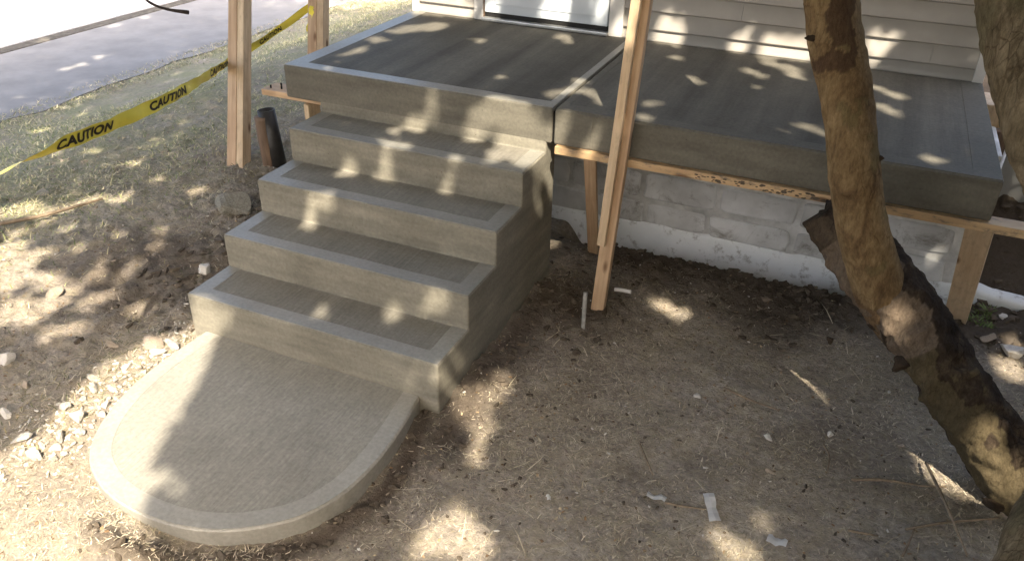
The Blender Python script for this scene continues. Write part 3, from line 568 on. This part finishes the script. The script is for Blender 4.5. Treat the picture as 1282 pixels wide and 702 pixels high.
# ------------------------------------------------------------------ house
hs = empty('house', (1.6, 3.4, -.3), 'cream house wall with horizontal lap siding above the porch', 'house')
hz0 = .735
def lap(z, x0, x1):
    h = .1125
    return prof_x([(PYB+.011, z+h-.004), (PYB+.002, z+h-.006), (PYB-.015, z+.006), (PYB-.013, z), (PYB+.011, z)], x0, x1)
for k in range(22):
    z = .7405+k*.1125
    for x0, x1 in ((PXL+.03, .262), (1.318, 3.395)):
        if z < .76: continue
        cuts = [x0, x1]
        if x1 > 3 and k % 3 != 0: cuts = [x0, 3.13 if k % 3 == 1 else 2.05, x1]
        for ca, cb in zip(cuts[:-1], cuts[1:]): kid('siding_plank', lap(z, ca+(.0012 if ca > x0 else 0), cb), M['siding'], hs)
for x0, x1 in ((PXL+.03, .262), (1.318, 3.395)):
    kid('siding_plank', prof_x([(PYB+.011, .849), (PYB+.002, .847), (PYB-.013, .79), (PYB-.013, PZT+.004), (PYB+.011, PZT+.004)], x0, x1), M['siding'], hs)
kid('wall', box(PXL+.01, 3.41, PYB+.012, 9, -.6, 3.3, .01), M['siding'], hs)
kid('corner_trim', box(PXL, PXL+.055, PYB-.02, PYB+.06, PZT+.003, 3.3, .004), M['trim'], hs)
kid('corner_trim', box(3.37, 3.425, PYB-.02, PYB+.06, PZT-.3, 3.3, .004), M['trim'], hs)
kid('door_jamb', box(.262, .325, PYB-.028, PYB+.02, PZT+.004, 2.9, .004), M['trim'], hs)
kid('door_jamb', box(1.225, 1.318, PYB-.028, PYB+.02, PZT+.004, 2.9, .004), M['trim'], hs)
kid('door_seal', box(.322, .335, PYB-.012, PYB+.01, PZT+.02, 2.85, .002), M['old_wood'], hs)
dr = kid('door', box(.337, 1.213, PYB-.016, PYB+.02, .838, 2.84, .004), M['door'], hs)
kid('kick_panel', box(.42, 1.13, PYB-.021, PYB-.012, .895, 1.5, .006, 2), M['door'], dr)
kid('door_gap_strip', box(.337, 1.213, PYB-.008, PYB+.02, .806, .838, 0), M['gap_black'], hs)  # black strip stands in for the dark, shaded gap under the door
kid('threshold', box(.325, 1.225, PYB-.05, PYB+.02, PZT+.004, .806, .006), M['alu'], hs)
# downspout at the right corner
dsp = tag(link('downspout', tube([(3.46, 2.66, 3.2), (3.46, 2.66, 1.2), (3.455, 2.655, .93), (3.49, 2.61, .79)], [.036, .036, .036, .03], 14), M['white_plastic']), 'white downspout at the right corner of the house', 'downspout')

# foundation wall under the slab
FY = 2.1
fo = empty('foundation_wall', (2.3, FY, -.4), 'whitewashed stone foundation wall under the porch slab', 'wall')
kid('mortar_bed', box(.9, 3.545, FY+.012, 2.6, -.7, .585, .01), M['block_mortar'], fo)
bx_rng = random.Random(5)
for row, (z0, h) in enumerate([(-.205, .165), (-.03, .185), (.165, .2), (.375, .2)]):
    x = .93 - .12*(row % 2)
    while x < 3.52:
        w = bx_rng.uniform(.30, .56); x1 = min(x+w, 3.54); a = max(x, .92)
        if x1-a > .08:
            n = 18; pol = []
            cx, cz, hx, hz = (a+x1)/2, z0+h/2, (x1-a)/2-.011, h/2-.010+bx_rng.uniform(-.006, .004)
            for i in range(n):
                t_ = 2*math.pi*i/n; e = .24
                c_, s_ = math.cos(t_), math.sin(t_)
                j = 1+bx_rng.uniform(-.05, .02)
                pol.append((cx+hx*j*math.copysign(abs(c_)**e, c_), cz+hz*j*math.copysign(abs(s_)**e, s_)))
            bm = bmesh.new()
            pf = FY+.006-bx_rng.uniform(.0, .012)
            f0 = bm.faces.new([bm.verts.new((px, FY+.03, pz)) for px, pz in pol])
            r_ = bmesh.ops.extrude_face_region(bm, geom=[f0]); tv = [v for v in r_['geom'] if isinstance(v, bmesh.types.BMVert)]
            for v in tv: v.co.y = pf+.006
            tf = [f for f in r_['geom'] if isinstance(f, bmesh.types.BMFace)]
            r2 = bmesh.ops.inset_region(bm, faces=tf, thickness=.010, depth=0)
            for v in tf[0].verts: v.co.y = pf
            kid('stone', bm_mesh(bm), M['block'], fo, smooth=False)
        x = x1
# white painted footing band, lumpy face
bm = bmesh.new()
nxx, nzz = 150, 22
X = np.linspace(.9, 4.6, nxx); Z = np.linspace(-.7, -.195, nzz); g_ = []
for i, x in enumerate(X):
    row = []
    for j, z in enumerate(Z):
        top = j == nzz-1
        n_ = float(fbm(np.array([x*6, z*6, 1.0]), 3)); zz = z+(.09*float(fbm(np.array([x*5, 3., 2.]), 4)) if j > nzz-4 else 0)*(1-(nzz-1-j)/4)
        row.append(bm.verts.new((x, FY+.001+.012*n_ + (.008 if top else 0), zz)))
    row.append(bm.verts.new((x, FY+.09, row[-1].co.z+.004)))
    g_.append(row)
for i in range(nxx-1):
    for j in range(nzz): bm.faces.new((g_[i][j], g_[i+1][j], g_[i+1][j+1], g_[i][j+1]))
kid('painted_footing', bm_mesh(bm), M['footing'], fo, smooth=True)

# right of the slab: sheet, stake, boards
tag(link('grey_panel', box(3.50, 4.6, 2.62, 2.65, .02, .56, .01), M['grey_sheet']), 'grey sheet standing on edge right of the porch slab', 'panel')
stk = tag(link('white_stake', tube([(3.475, 1.75, .38), (3.53, 2.0, .60), (3.57, 2.25, .74)], [.008, .008, .008], 10), M['white_plastic']), 'thin white stake leaning at the right corner of the slab', 'stake')
bl = tag(link('timber_block', box(3.45, 3.60, 2.60, 2.85, .575, .70, .008), M['pine_pale']), 'sunlit timber block right of the slab beside the tree trunk', 'timber block')
bl2 = tag(link('weathered_board', box(3.47, 3.75, 2.55, 2.60, .44, .572, .006), M['old_wood']), 'dark weathered board under the sunlit timber block', 'board')

# ------------------------------------------------------------------ pipe, stakes
pp = empty('drain_pipe', (-.72, 1.64, -.1), 'black drain pipe stub sticking up beside the stairs', 'pipe')
bm = bmesh.new()
bmesh.ops.create_cone(bm, cap_ends=False, segments=28, radius1=.058, radius2=.058, depth=.5)
bmesh.ops.solidify(bm, geom=bm.faces[:], thickness=.006)
kid('pipe_wall', bm_mesh(bm), M['black_plastic'], pp, smooth=True, mw=Matrix.Translation((-.735, 1.65, .05)) @ Matrix.Rotation(R(-6), 4, 'Y'))
kid('wood_plug', tube([(-.76, 1.62, -.1), (-.772, 1.615, .12), (-.776, 1.612, .262)], [.048, .047, .045], 16, .08, 20), M['old_wood'], pp)
tag(link('rebar_stake', tube([(1.745, .925, -.40), (1.742, .925, -.20), (1.740, .927, -.05)], [.011, .011, .011], 10, .05, 60), M['rebar']), 'upright grey steel stake in soil before the twin stud prop', 'stake')
tag(link('pipe_stub', tube([(1.79, 1.32, -.235), (1.83, 1.32, -.23), (1.885, 1.315, -.225)], [.011, .011, .011], 10), M['white_plastic']), 'small pale pipe stub lying against base of the prop', 'pipe')

# ------------------------------------------------------------------ caution tape
tp = empty('caution_tape', (-.45, .56, .74), 'yellow caution tape strung between the pine posts, CAUTION in black', 'tape')
TP = [(0.235, -0.994, 1.004), (0.139, -0.799, 0.976), (-0.015, -0.394, 0.921), (-0.203, -0.022, 0.837), (-0.462, 0.565, 0.74), (-0.865, 1.255, 0.603), (-1.3, 1.981, 0.464), (-1.264, 2.21, 0.52), (-1.212, 2.501, 0.605), (-1.091, 2.722, 0.731)]
TW = [.3, .4, 1.15, 1.4, 1.5, 1.35, 1.35, 1.35, 1.4, 1.5]     # twist: angle of tape width from horizontal
TWD = [.034, .036, .062, .066, .068, .066, .06, .06, .06, .05]
tc = catmull([(*p, a, w) for p, a, w in zip(TP, TW, TWD)], 24)
arc = np.concatenate([[0], np.cumsum(np.linalg.norm(np.diff(tc[:, :3], axis=0), axis=1))])
def tape_at(s, v, off=0.0):
    q = [float(np.interp(s, arc, tc[:, k])) for k in range(5)]
    e = 1e-2; d = Vector([float(np.interp(s+e, arc, tc[:, k])-np.interp(s-e, arc, tc[:, k])) for k in range(3)]).normalized()
    h = d.cross(Vector((0,0,1))).normalized(); vv = h.cross(d)
    wd = h*math.cos(q[3]) + vv*math.sin(q[3]); nn = wd.cross(d).normalized()
    rip = .004*math.sin(s*9+v*4) + .003*math.sin(s*23)
    p = Vector(q[:3]) + wd*(v*q[4]) + nn*(rip + off)
    return p
bm = bmesh.new(); rows = []
NS = 500
for i in range(NS+1):
    s = arc[-1]*i/NS
    rows.append([bm.verts.new(tape_at(s, v)) for v in np.linspace(-.5, .5, 9)])
for i in range(NS):
    for j in range(8): bm.faces.new((rows[i][j], rows[i+1][j], rows[i+1][j+1], rows[i][j+1]))
kid('tape_ribbon', bm_mesh(bm), M['tape'], tp, smooth=True)
cu = bpy.data.curves.new('word', 'FONT'); cu.body = 'CAUTION'; cu.size = 1; cu.offset = .045; cu.space_character = 1.08
tmp = bpy.data.objects.new('word_tmp', cu); COL.objects.link(tmp)
dg = bpy.context.evaluated_depsgraph_get(); wm = bpy.data.meshes.new_from_object(tmp.evaluated_get(dg))
bpy.data.objects.remove(tmp, do_unlink=True)
bm0 = bmesh.new(); bm0.from_mesh(wm)
bmt = bmesh.new(); pv = None
for i in range(9):
    c0 = Vector((-1.018, 2.612, 0.748)).lerp(Vector((-1.01, 2.532, 0.582)), i/8); w_ = sd2*(.016+.008*math.sin(i*1.1)) + fw*.012*math.cos(i)
    cv = (bmt.verts.new(c0-w_), bmt.verts.new(c0+w_))
    if pv: bmt.faces.new((pv[0], pv[1], cv[1], cv[0]))
    pv = cv
kid('tape_tail', bm_mesh(bmt), M['tape'], tp)
bmesh.ops.triangulate(bm0, faces=bm0.faces[:])
bmesh.ops.subdivide_edges(bm0, edges=[e for e in bm0.edges if e.calc_length() > .25], cuts=2)
wx = [v.co.x for v in bm0.verts]; x0w, x1w = min(wx), max(wx)
wy = [v.co.y for v in bm0.verts]; y0w, y1w = min(wy), max(wy)
for s0, ln in [(0.562, 0.519), (1.489, 0.581), (2.737, 0.646), (3.716, 0.227)]:
    for side in (-1, 1):
        bmc = bm0.copy()
        for v in bmc.verts:
            a = (v.co.x-x0w)/(x1w-x0w); c_ = (v.co.y-y0w)/(y1w-y0w)
            sg = s0+ln*a if side < 0 else s0+ln*(1-a)
            v.co = tape_at(sg, -.33+.66*c_, .0022*side)
        kid('lettering', bm_mesh(bmc), M['tape_ink'], tp)
bm0.free()

# ------------------------------------------------------------------ trees
lt = empty('leaning_tree', (3.74, .42, -.3), 'leaning tree with dark broken trunk and one tan upright stem before the slab', 'tree')
lp = [(4.01, 0.405, -0.536), (3.804, 0.477, -0.293), (3.601, 0.54, -0.065), (3.416, 0.581, 0.118), (3.258, 0.642, 0.273), (3.112, 0.703, 0.403), (2.98, 0.78, 0.509), (2.856, 0.828, 0.606), (2.764, 0.857, 0.669)]
lc = [Vector(p) for p in lp]
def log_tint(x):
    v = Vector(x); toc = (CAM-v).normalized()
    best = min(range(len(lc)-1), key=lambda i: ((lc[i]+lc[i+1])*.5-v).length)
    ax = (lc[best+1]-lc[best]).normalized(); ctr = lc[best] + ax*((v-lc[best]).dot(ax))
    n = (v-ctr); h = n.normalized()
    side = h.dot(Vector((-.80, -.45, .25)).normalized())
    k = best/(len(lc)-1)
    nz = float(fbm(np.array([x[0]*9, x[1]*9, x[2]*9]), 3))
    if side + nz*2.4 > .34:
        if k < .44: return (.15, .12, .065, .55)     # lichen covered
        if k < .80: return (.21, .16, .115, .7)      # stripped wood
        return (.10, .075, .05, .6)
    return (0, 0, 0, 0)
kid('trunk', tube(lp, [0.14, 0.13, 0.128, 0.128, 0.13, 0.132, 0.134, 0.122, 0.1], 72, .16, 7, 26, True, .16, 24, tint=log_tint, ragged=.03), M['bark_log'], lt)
sp_ = [(3.283, 0.793, 0.121), (3.1, 0.703, 0.353), (2.965, 0.645, 0.604), (2.85, 0.633, 0.893), (2.747, 0.689, 1.201), (2.656, 0.727, 1.414), (2.589, 0.77, 1.621), (2.498, 0.86, 1.916), (2.347, 1.103, 2.484)]
stem_scar = Vector(sp_[5])
def stem_tint(x):
    v = Vector(x); nz = float(fbm(np.array([x[0]*10, x[1]*10, x[2]*10]), 3))
    toc = (CAM-v)
    if v.z > 1.33+nz*.35 and (v-stem_scar).dot(sd2) > -.055+nz*.1 and (v-stem_scar).dot(sd2) < .05+nz*.1: return (.07, .042, .026, .85)
    if v.z < .42+nz*.25: return (.12, .075, .045, .6)
    if nz > .16: return (.13, .11, .05, .5)
    return (0, 0, 0, 0)
kid('stem', tube(sp_, [0.07, 0.1, 0.096, 0.092, 0.092, 0.096, 0.095, 0.09, 0.075], 72, .07, 6, 24, True, .05, 28, tint=stem_tint), M['bark_stem'], lt)
def knot(name, p, r, parent, material, seed, sc=(1, 1, 1)):
    me = rock_mesh(seed, 3, 1.3, .8); o = kid(name, me, material, parent, smooth=True, mw=Matrix.Translation(p) @ Matrix.Diagonal((r*sc[0], r*sc[1], r*sc[2], 1)))
for p_, r_, sd_ in [((2.908, 0.631, 1.007), 0.018, 3), ((2.575, 0.657, 1.397), 0.024, 4), ((3.168, 0.426, 0.291), 0.038, 5), ((2.945, 0.601, 0.82), 0.012, 7), ((3.621, 0.366, -0.21), 0.042, 8), ((2.912, 0.706, 0.148), 0.02, 10)]: knot('knot', Vector(p_), r_, lt, M['knot'], sd_)

nt_ = empty('curved_tree', (3.3, -.78, -.3), 'rough barked tree trunk curving in at the right edge', 'tree')
np_ = [(2.865, 0.204, 2.42), (2.975, 0.078, 2.058), (3.09, 0.056, 1.755), (3.196, -0.043, 1.536), (3.267, -0.098, 1.405), (3.348, -0.144, 1.283), (3.455, -0.224, 1.09), (3.54, -0.337, 0.861), (3.545, -0.461, 0.666), (3.5, -0.596, 0.488), (3.479, -0.72, 0.31), (3.435, -0.866, 0.114), (3.5, -0.995, -0.224)]
def near_tint(x):
    nz = float(fbm(np.array([x[0]*7, x[1]*7, x[2]*5+9]), 3))
    return (.10, .095, .05, .45) if nz > .12 else (0, 0, 0, 0)
kid('trunk', tube(np_, [0.1, 0.105, 0.109, 0.112, 0.112, 0.112, 0.112, 0.112, 0.114, 0.118, 0.122, 0.14, 0.17], 64, .05, 7, 20, True, .07, 40, tint=near_tint), M['bark_rough'], nt_)

# shade tree beyond the frame, only a hanging twig comes into view
sh = empty('shade_tree', (-3.2, -5.2, -.35), 'leafy shade tree whose dark bare twig hangs in at upper left', 'tree')
kid('trunk', tube([(-3.2, -5.2, -.5), (-3.15, -5.1, 1.2), (-3.0, -4.9, 2.6), (-2.8, -4.5, 4.2)], [.22, .18, .16, .12], 20, .06, 6), M['bark_rough'], sh)
kid('hanging_twig', tube([(-0.009, -0.076, 1.797), (0.257, -0.158, 1.499), (0.305, -0.17, 1.449), (0.372, -0.159, 1.423), (0.458, -0.13, 1.412)], [.012, .006, .005, .005, .0075], 8, .1, 40), M['twig_dark'], sh)

def limb(parent, a, b, r0, r1, sag=.25):
    a, b = Vector(a), Vector(b); m_ = (a+b)/2 + Vector((0, 0, sag))
    kid('limb', tube([a, a.lerp(m_, .6), m_, b], [r0, r0*.8, (r0+r1)/2, r1], 12, .06, 5), M['bark_rough'], parent)
topL, topN = Vector(sp_[-1]), Vector(np_[0])
for b_ in ((2.3, -.8, 4.6), (1.2, -1.4, 4.4), (3.6, -2.6, 4.8), (.6, -3.2, 4.5)): limb(lt, topL, b_, .07, .02)
for b_ in ((4.6, -1.6, 4.7), (3.2, -4.0, 4.6), (5.4, -3.4, 4.8), (4.9, .2, 4.6)): limb(nt_, topN, b_, .07, .02)
for b_ in ((-1.2, -2.6, 4.6), (-3.8, -1.8, 4.8), (-.4, -4.4, 4.7), (-4.8, -4.2, 4.9), (-2.6, 1.0, 4.9), (-5.2, .5, 5.0)): limb(sh, (-2.8, -4.5, 4.2), b_, .08, .02)

# crowns: leaf-sized faces in clumps, cut away along sun lines to place lit patches
GP = np.array(SUN_GAPS, float)
S = np.array(SUN)
def shade_foliage(parent, n, xr, yr, zr, seed, keep=None):
    r = np.random.default_rng(seed)
    nc = n//26
    c = np.stack([r.uniform(*xr, nc), r.uniform(*yr, nc), r.uniform(*zr, nc)], 1)
    P = (c[:, None] + r.normal(0, .16, (nc, 26, 3))).reshape(-1, 3)
    if keep is not None: P = P[keep(P)]
    ok = np.ones(len(P), bool)
    for x, y, z, rad in GP:
        d = P-np.array((x, y, z)); t = d@S
        ok &= np.linalg.norm(d-t[:, None]*S, axis=1) > rad+.046
    # cleared so open sun falls on the lower left of the plot
    t = (P[:, 2]+.22)/S[2]; fx, fy = P[:, 0]-t*S[0], P[:, 1]-t*S[1]
    for poly in OPEN: ok &= ~inside(fx, fy, np.array(poly))
    # cleared so the far pavement lies in full sun
    ok &= fx > -6.75
    P = P[ok]; N = len(P)
    n_ = r.normal(0, 1, (N, 3)); n_[:, 2] = np.abs(n_[:, 2])+.8; n_ += .8*S; n_ /= np.linalg.norm(n_, axis=1)[:, None]
    a = r.normal(0, 1, (N, 3)); a -= n_*(a*n_).sum(1)[:, None]; a /= np.linalg.norm(a, axis=1)[:, None]; b = np.cross(n_, a)
    s = r.uniform(.75, 1.25, N)[:, None]
    la, lb = .062*s, .042*s
    V = np.stack([P-a*la, P-a*la*.25-b*lb, P+a*la*.45-b*lb*.75, P+a*la, P+a*la*.45+b*lb*.75, P-a*la*.25+b*lb], 1).reshape(-1, 3)
    me = bpy.data.meshes.new('shade_foliage')
    me.vertices.add(len(V)); me.vertices.foreach_set('co', V.astype(np.float32).ravel())
    me.loops.add(6*N); me.loops.foreach_set('vertex_index', np.arange(6*N, dtype=np.int32))
    me.polygons.add(N); me.polygons.foreach_set('loop_start', np.arange(0, 6*N, 6, dtype=np.int32)); me.polygons.foreach_set('loop_total', np.full(N, 6, np.int32))
    me.update(calc_edges=True)
    col = np.stack([r.uniform(.05, .10, N), r.uniform(.09, .14, N), r.uniform(.025, .045, N), np.ones(N)], 1)
    at = me.attributes.new('tint', 'FLOAT_COLOR', 'POINT'); at.data.foreach_set('color', np.repeat(col, 6, 0).astype(np.float32).ravel())
    o = kid('shade_foliage', me, M['leaf'], parent); return o
def inside(x, y, poly):
    c = np.zeros(len(x), bool); j = len(poly)-1
    for i in range(len(poly)):
        xi, yi = poly[i]; xj, yj = poly[j]
        c ^= ((yi > y) != (yj > y)) & (x < (xj-xi)*(y-yi)/(yj-yi+1e-12)+xi); j = i
    return c
shade_foliage(lt, 34000, (.6, 4.4), (-4.6, 1.6), (3.6, 5.6), 1)
shade_foliage(nt_, 30000, (4.2, 8.2), (-5.2, 1.8), (3.6, 5.6), 2)
shade_foliage(nt_, 34000, (5.2, 9.0), (-6.5, 3.0), (.3, 3.8), 5)  # low foliage added out of view to dim light from the right
shade_foliage(nt_, 20000, (.5, 8.5), (-9.0, -6.2), (.8, 4.6), 6)  # leaf mass added behind the camera to cut light from the front
shade_foliage(sh, 50000, (-5.6, .8), (-5.6, 3.4), (3.8, 6.0), 3)

# ------------------------------------------------------------------ stones, sticks, scraps
rocks_pale = [rock_mesh(s, 2) for s in range(6)]
for m_ in rocks_pale: m_.materials.append(M['stone_lump'])
rocks_tan = [rock_mesh(s+20, 2) for s in range(4)]
for m_ in rocks_tan: m_.materials.append(M['stone_tan'])
def stone(name, x, y, r, meshes, label, cat='stone', group=None, sink=.25, seed=0, up_=0):
    rr = random.Random(seed); o = bpy.data.objects.new(name, meshes[seed % len(meshes)]); COL.objects.link(o)
    o.location = (x, y, gz1(x, y)+r*(.7-sink)+up_); o.scale = (r, r*rr.uniform(.8, 1.1), r*rr.uniform(.8, 1.1))
    o.rotation_euler = (rr.uniform(-.5, .5), rr.uniform(-.5, .5), rr.uniform(0, 6.3)); return tag(o, label, cat, group)
for i, (x, y, r) in enumerate(GRAVEL):
    stone('crushed_stone', x, y, r, rocks_pale, 'pale crushed stone in the row along the left edge of the landing pad', 'stone', 'crushed stones along the landing pad', .42, i)
for i, (x, y, r, kind, lab) in enumerate(ROCKS):
    mm = rock_mesh(60+i, 3, .5, .75); mm.materials.append(M[kind]); o = stone('rock', x, y, r, [mm], lab, 'rock', None, .4, i)
for i, (x, y, z, l, w, a, lab) in enumerate(SCRAPS):
    bm = bmesh.new(); n = 6; rws = []
    rr = random.Random(i+3)
    for k in range(n+1):
        t_ = k/n-.5; wd = w*(1-.25*rr.random()); zz = .006*math.sin(k*1.3+i)+.004
        rws.append([bm.verts.new((t_*l, s_*wd/2+rr.uniform(-.002, .002), zz+(.004 if s_ == 0 else 0))) for s_ in (-1, 0, 1)])
    for k in range(n):
        for j in range(2): bm.faces.new((rws[k][j], rws[k+1][j], rws[k+1][j+1], rws[k][j+1]))
    bmesh.ops.solidify(bm, geom=bm.faces[:], thickness=.005)
    o = link('white_scrap', bm_mesh(bm), M['white_plastic']); o.location = (x, y, gz1(x, y)+.012); o.rotation_euler = (rr.uniform(-.2, .2), rr.uniform(-.2, .2), a); tag(o, lab, 'scrap')
for i, (pts, r, lab) in enumerate(STICKS):
    pts3 = [(x, y, gz1(x, y)+.012+h) for x, y, h in pts]
    # let the stick bridge the hollows
    o = link('stick', tube(pts3, [r, r*.9, r*.6][:len(pts3)] + [r*.5]*(len(pts3)-3), 8, .15, 30, 6), M['twig']); tag(o, lab, 'stick')

# uncountable: clods, pebbles, blades
def scatter(name, X, Y, Rr, meshes_xyz, material, label, cat, zoff=.2, flat=1.0):
    V, F, n0 = [], [], 0
    protos = []
    for s in range(5):
        me_ = rock_mesh(90+s, 1, .9, .8); v = np.array([q.co for q in me_.vertices]); f = np.array([p.vertices for p in me_.polygons]); protos.append((v, f)); bpy.data.meshes.remove(me_)
    Zb = gz(X, Y)+detail_z(X, Y)
    for i in range(len(X)):
        v, f = protos[i % 5]; a = rng.uniform(0, 6.28); c_, s_ = math.cos(a), math.sin(a)
        w = v*Rr[i]*np.array([1, rng.uniform(.7, 1.1), rng.uniform(.6, 1.0)*flat])
        w = np.stack([w[:, 0]*c_-w[:, 1]*s_, w[:, 0]*s_+w[:, 1]*c_, w[:, 2]], 1) + np.array([X[i], Y[i], Zb[i]+Rr[i]*zoff])
        V.append(w); F.append(f+n0); n0 += len(v)
    me_ = bpy.data.meshes.new(name); me_.from_pydata(np.vstack(V).tolist(), [], np.vstack(F).tolist())
    o = link(name, me_, material); o['kind'] = 'stuff'; return tag(o, label, cat)
# dug clods: sample where the soil was dug
def samp(n, xr, yr, wfun):
    X = rng.uniform(*xr, n); Y = rng.uniform(*yr, n); k = rng.random(n) < wfun(X, Y); X, Y = X[k], Y[k]
    blk = (X > -.01) & (X < WD+.005) & (Y > -.005) & (Y < PYF+.15)
    blk |= inside(X, Y, pc) | ((Y > FY-.03) & (X < 3.56) & (X > -.2)) | (Y > 2.6)*(X > 0)
    return X[~blk], Y[~blk]
X, Y = samp(18000, (-.6, 4.3), (-1.3, 2.6), lambda x, y: dug(x, y)**1.3*.8)
scatter('soil_clods', X, Y, .004+.034*rng.random(len(X))**3.6, None, M['clod'], 'dark loose soil clods heaped along the foundation and pad', 'soil')
X, Y = samp(5200, (-2.4, 4.2), (-1.9, 2.0), lambda x, y: .9-.5*dug(x, y))
scatter('dry_clods', X, Y, .003+.012*rng.random(len(X))**3, None, M['clod_dry'], 'small dry crumbs of earth scattered over the yard', 'soil')
X, Y = samp(650, (-2.4, 4.2), (-1.7, 2.0), lambda x, y: .9+0*x)
scatter('pebbles', X, Y, .003+.009*rng.random(len(X))**3, None, M['stone_pale'], 'tiny pale pebbles scattered over the soil', 'pebbles')
X, Y = samp(1500, (-.55, .25), (-1.4, .15), lambda x, y: np.exp(-((x-.02+.12*(y+.5)**2)/.16)**2))
scatter('gravel_chips', X, Y, .004+.011*rng.random(len(X))**2, None, M['stone_pale'], 'fine pale gravel chips along the left pad edge', 'gravel')
X, Y = samp(2400, (-2.6, .2), (-1.2, 2.2), lambda x, y: np.clip(fbm(np.stack([x*1.6, y*1.6, 0*x], -1), 3)*2+.45, 0, 1))
scatter('rubble_chips', X, Y, .004+.016*rng.random(len(X))**3, None, M['stone_tan'], 'brown rubble chips in the soil left of the stairs', 'rubble')

def blades(name, X, Y, ln, wd, cols, tilt, material, label, cat):
    N = len(X); Z = gz(X, Y)+detail_z(X, Y)
    a = rng.uniform(0, 6.283, N); t = np.clip(rng.normal(tilt, .22, N), .02, 1.5)
    l = ln*rng.uniform(.5, 1.4, N); w = wd*rng.uniform(.6, 1.3, N)
    dx, dy = np.cos(a), np.sin(a); b = a+rng.normal(0, .35, N); ex, ey = np.cos(b), np.sin(b)
    p0 = np.stack([X, Y, Z+.001], 1)
    p1 = p0 + np.stack([dx*np.cos(t), dy*np.cos(t), np.sin(t)], 1)*(l*.5)[:, None]
    t2 = t-rng.uniform(.1, .6, N)
    p2 = p1 + np.stack([ex*np.cos(t2), ey*np.cos(t2), np.sin(t2)], 1)*(l*.5)[:, None]
    p2[:, 2] = np.maximum(p2[:, 2], Z+.002)
    sx = np.stack([-dy, dx, 0*dx], 1)*w[:, None]/2
    V = np.stack([p0-sx, p0+sx, p1+sx*.9, p1-sx*.9, p2], 1).reshape(-1, 3); k = np.arange(N)[:, None]*5
    F = [tuple(q) for q in (k+np.array([[0, 1, 2, 3]])).tolist()] + [tuple(q) for q in (k+np.array([[3, 2, 4]])).tolist()]
    me_ = bpy.data.meshes.new(name); me_.from_pydata(V.tolist(), [], F)
    cidx = rng.integers(0, len(cols), N); c = np.array(cols)[cidx]*rng.uniform(.7, 1.25, (N, 1)); c = np.hstack([c, np.ones((N, 1))])
    at = me_.attributes.new('tint', 'FLOAT_COLOR', 'POINT'); at.data.foreach_set('color', np.repeat(c, 5, 0).astype(np.float32).ravel())
    o = link(name, me_, material); o['kind'] = 'stuff'; return tag(o, label, cat)
DRY = [(.42,.355,.26), (.49,.42,.31), (.34,.285,.205), (.56,.49,.37), (.25,.205,.15), (.31,.27,.18)]
GRN = [(.21,.235,.105), (.28,.29,.14), (.50,.44,.26), (.56,.49,.31), (.42,.37,.21)]
def patch(x, y, s, o_, lo=.0):
    return np.clip(fbm(np.stack([x*s, y*s, 0*x+o_], -1), 4)*2.6+.55, lo, 1)
X, Y = samp(120000, (1.0, 4.1), (-1.75, 1.75), lambda x, y: patch(x, y, 2.5, 3, .2)*(1-.93*dug(x, y)))
blades('dry_grass', X, Y, .026, .0028, DRY, .12, M['blade'], 'matted dry brown grass over the yard right of the stairs', 'dry grass')
X, Y = samp(64000, (-2.6, .05), (-1.9, 2.6), lambda x, y: patch(x, y, 1.6, 8, .08)*(1-.9*dug(x, y)))
blades('straw_grass', X, Y, .045, .0032, DRY+[(.33,.27,.13), (.13,.14,.06)], .2, M['blade'], 'thin straw coloured grass left of the stairs', 'dry grass')
X, Y = samp(110000, (-4.55, -.7), (-.5, 9.0), lambda x, y: patch(x, y, 1.3, 5, .0)*.8*np.clip((-.7-x)/1.2, 0, 1)*np.clip((y+.5)/1.2, 0, 1))
blades('lawn_grass', X, Y, .045, .006, GRN, .45, M['blade'], 'patchy green lawn between the road and the stairs', 'grass')
X, Y = samp(9000, (-4.62, -4.2), (-.5, 9.0), lambda x, y: .8+0*x)
blades('verge_grass', X, Y, .05, .006, GRN+DRY[:3], .5, M['blade'], 'ragged grass fringe along the near road edge', 'grass')
X, Y = samp(700, (1.2, 4.1), (-1.75, 1.6), lambda x, y: 1-.95*dug(x, y))
blades('long_straw', X, Y, .12, .0034, [(.5,.43,.3), (.42,.35,.24), (.58,.5,.37)], .06, M['blade'], 'loose pale straw stems on the yard right of the stairs', 'straw')
X, Y = samp(16000, (-.5, 1.5), (-1.95, -.9), lambda x, y: patch(x, y, 4.0, 15, .15))
blades('front_straw', X, Y, .028, .0028, DRY, .15, M['blade'], 'short dry straw on the soil in front of the landing pad', 'dry grass')
X, Y = samp(900, (-.6, 1.3), (-1.95, -.95), lambda x, y: patch(x, y, 3.0, 31, .1))
scatter('front_crumbs', X, Y, .003+.013*rng.random(len(X))**3, None, M['clod_dry'], 'dry earth crumbs in front of the landing pad', 'soil')
X, Y = samp(5200, (-2.3, 4.1), (-1.8, 1.8), lambda x, y: patch(x, y, 3.1, 12, .1))
blades('leaf_litter', X, Y, .016, .010, [(.24,.15,.08), (.34,.24,.14), (.15,.10,.06), (.42,.34,.22)], .15, M['blade'], 'small brown leaf flakes littering the bare soil', 'leaf litter')
X, Y = samp(2600, (1.3, 4.1), (-1.8, 1.4), lambda x, y: patch(x, y, 2.2, 21, .0))
scatter('yard_clods', X, Y, .003+.014*rng.random(len(X))**3, None, M['clod'], 'dark earth crumbs over the yard right of the stairs', 'soil')
# a few weeds by the right end of the foundation
X, Y = samp(110, (3.60, 3.74), (1.84, 2.02), lambda x, y: 1+0*x)
blades('weed', X, Y, .035, .009, [(.12,.16,.05), (.16,.2,.08)], .7, M['blade'], 'small green weeds by the right end of the foundation', 'weed')
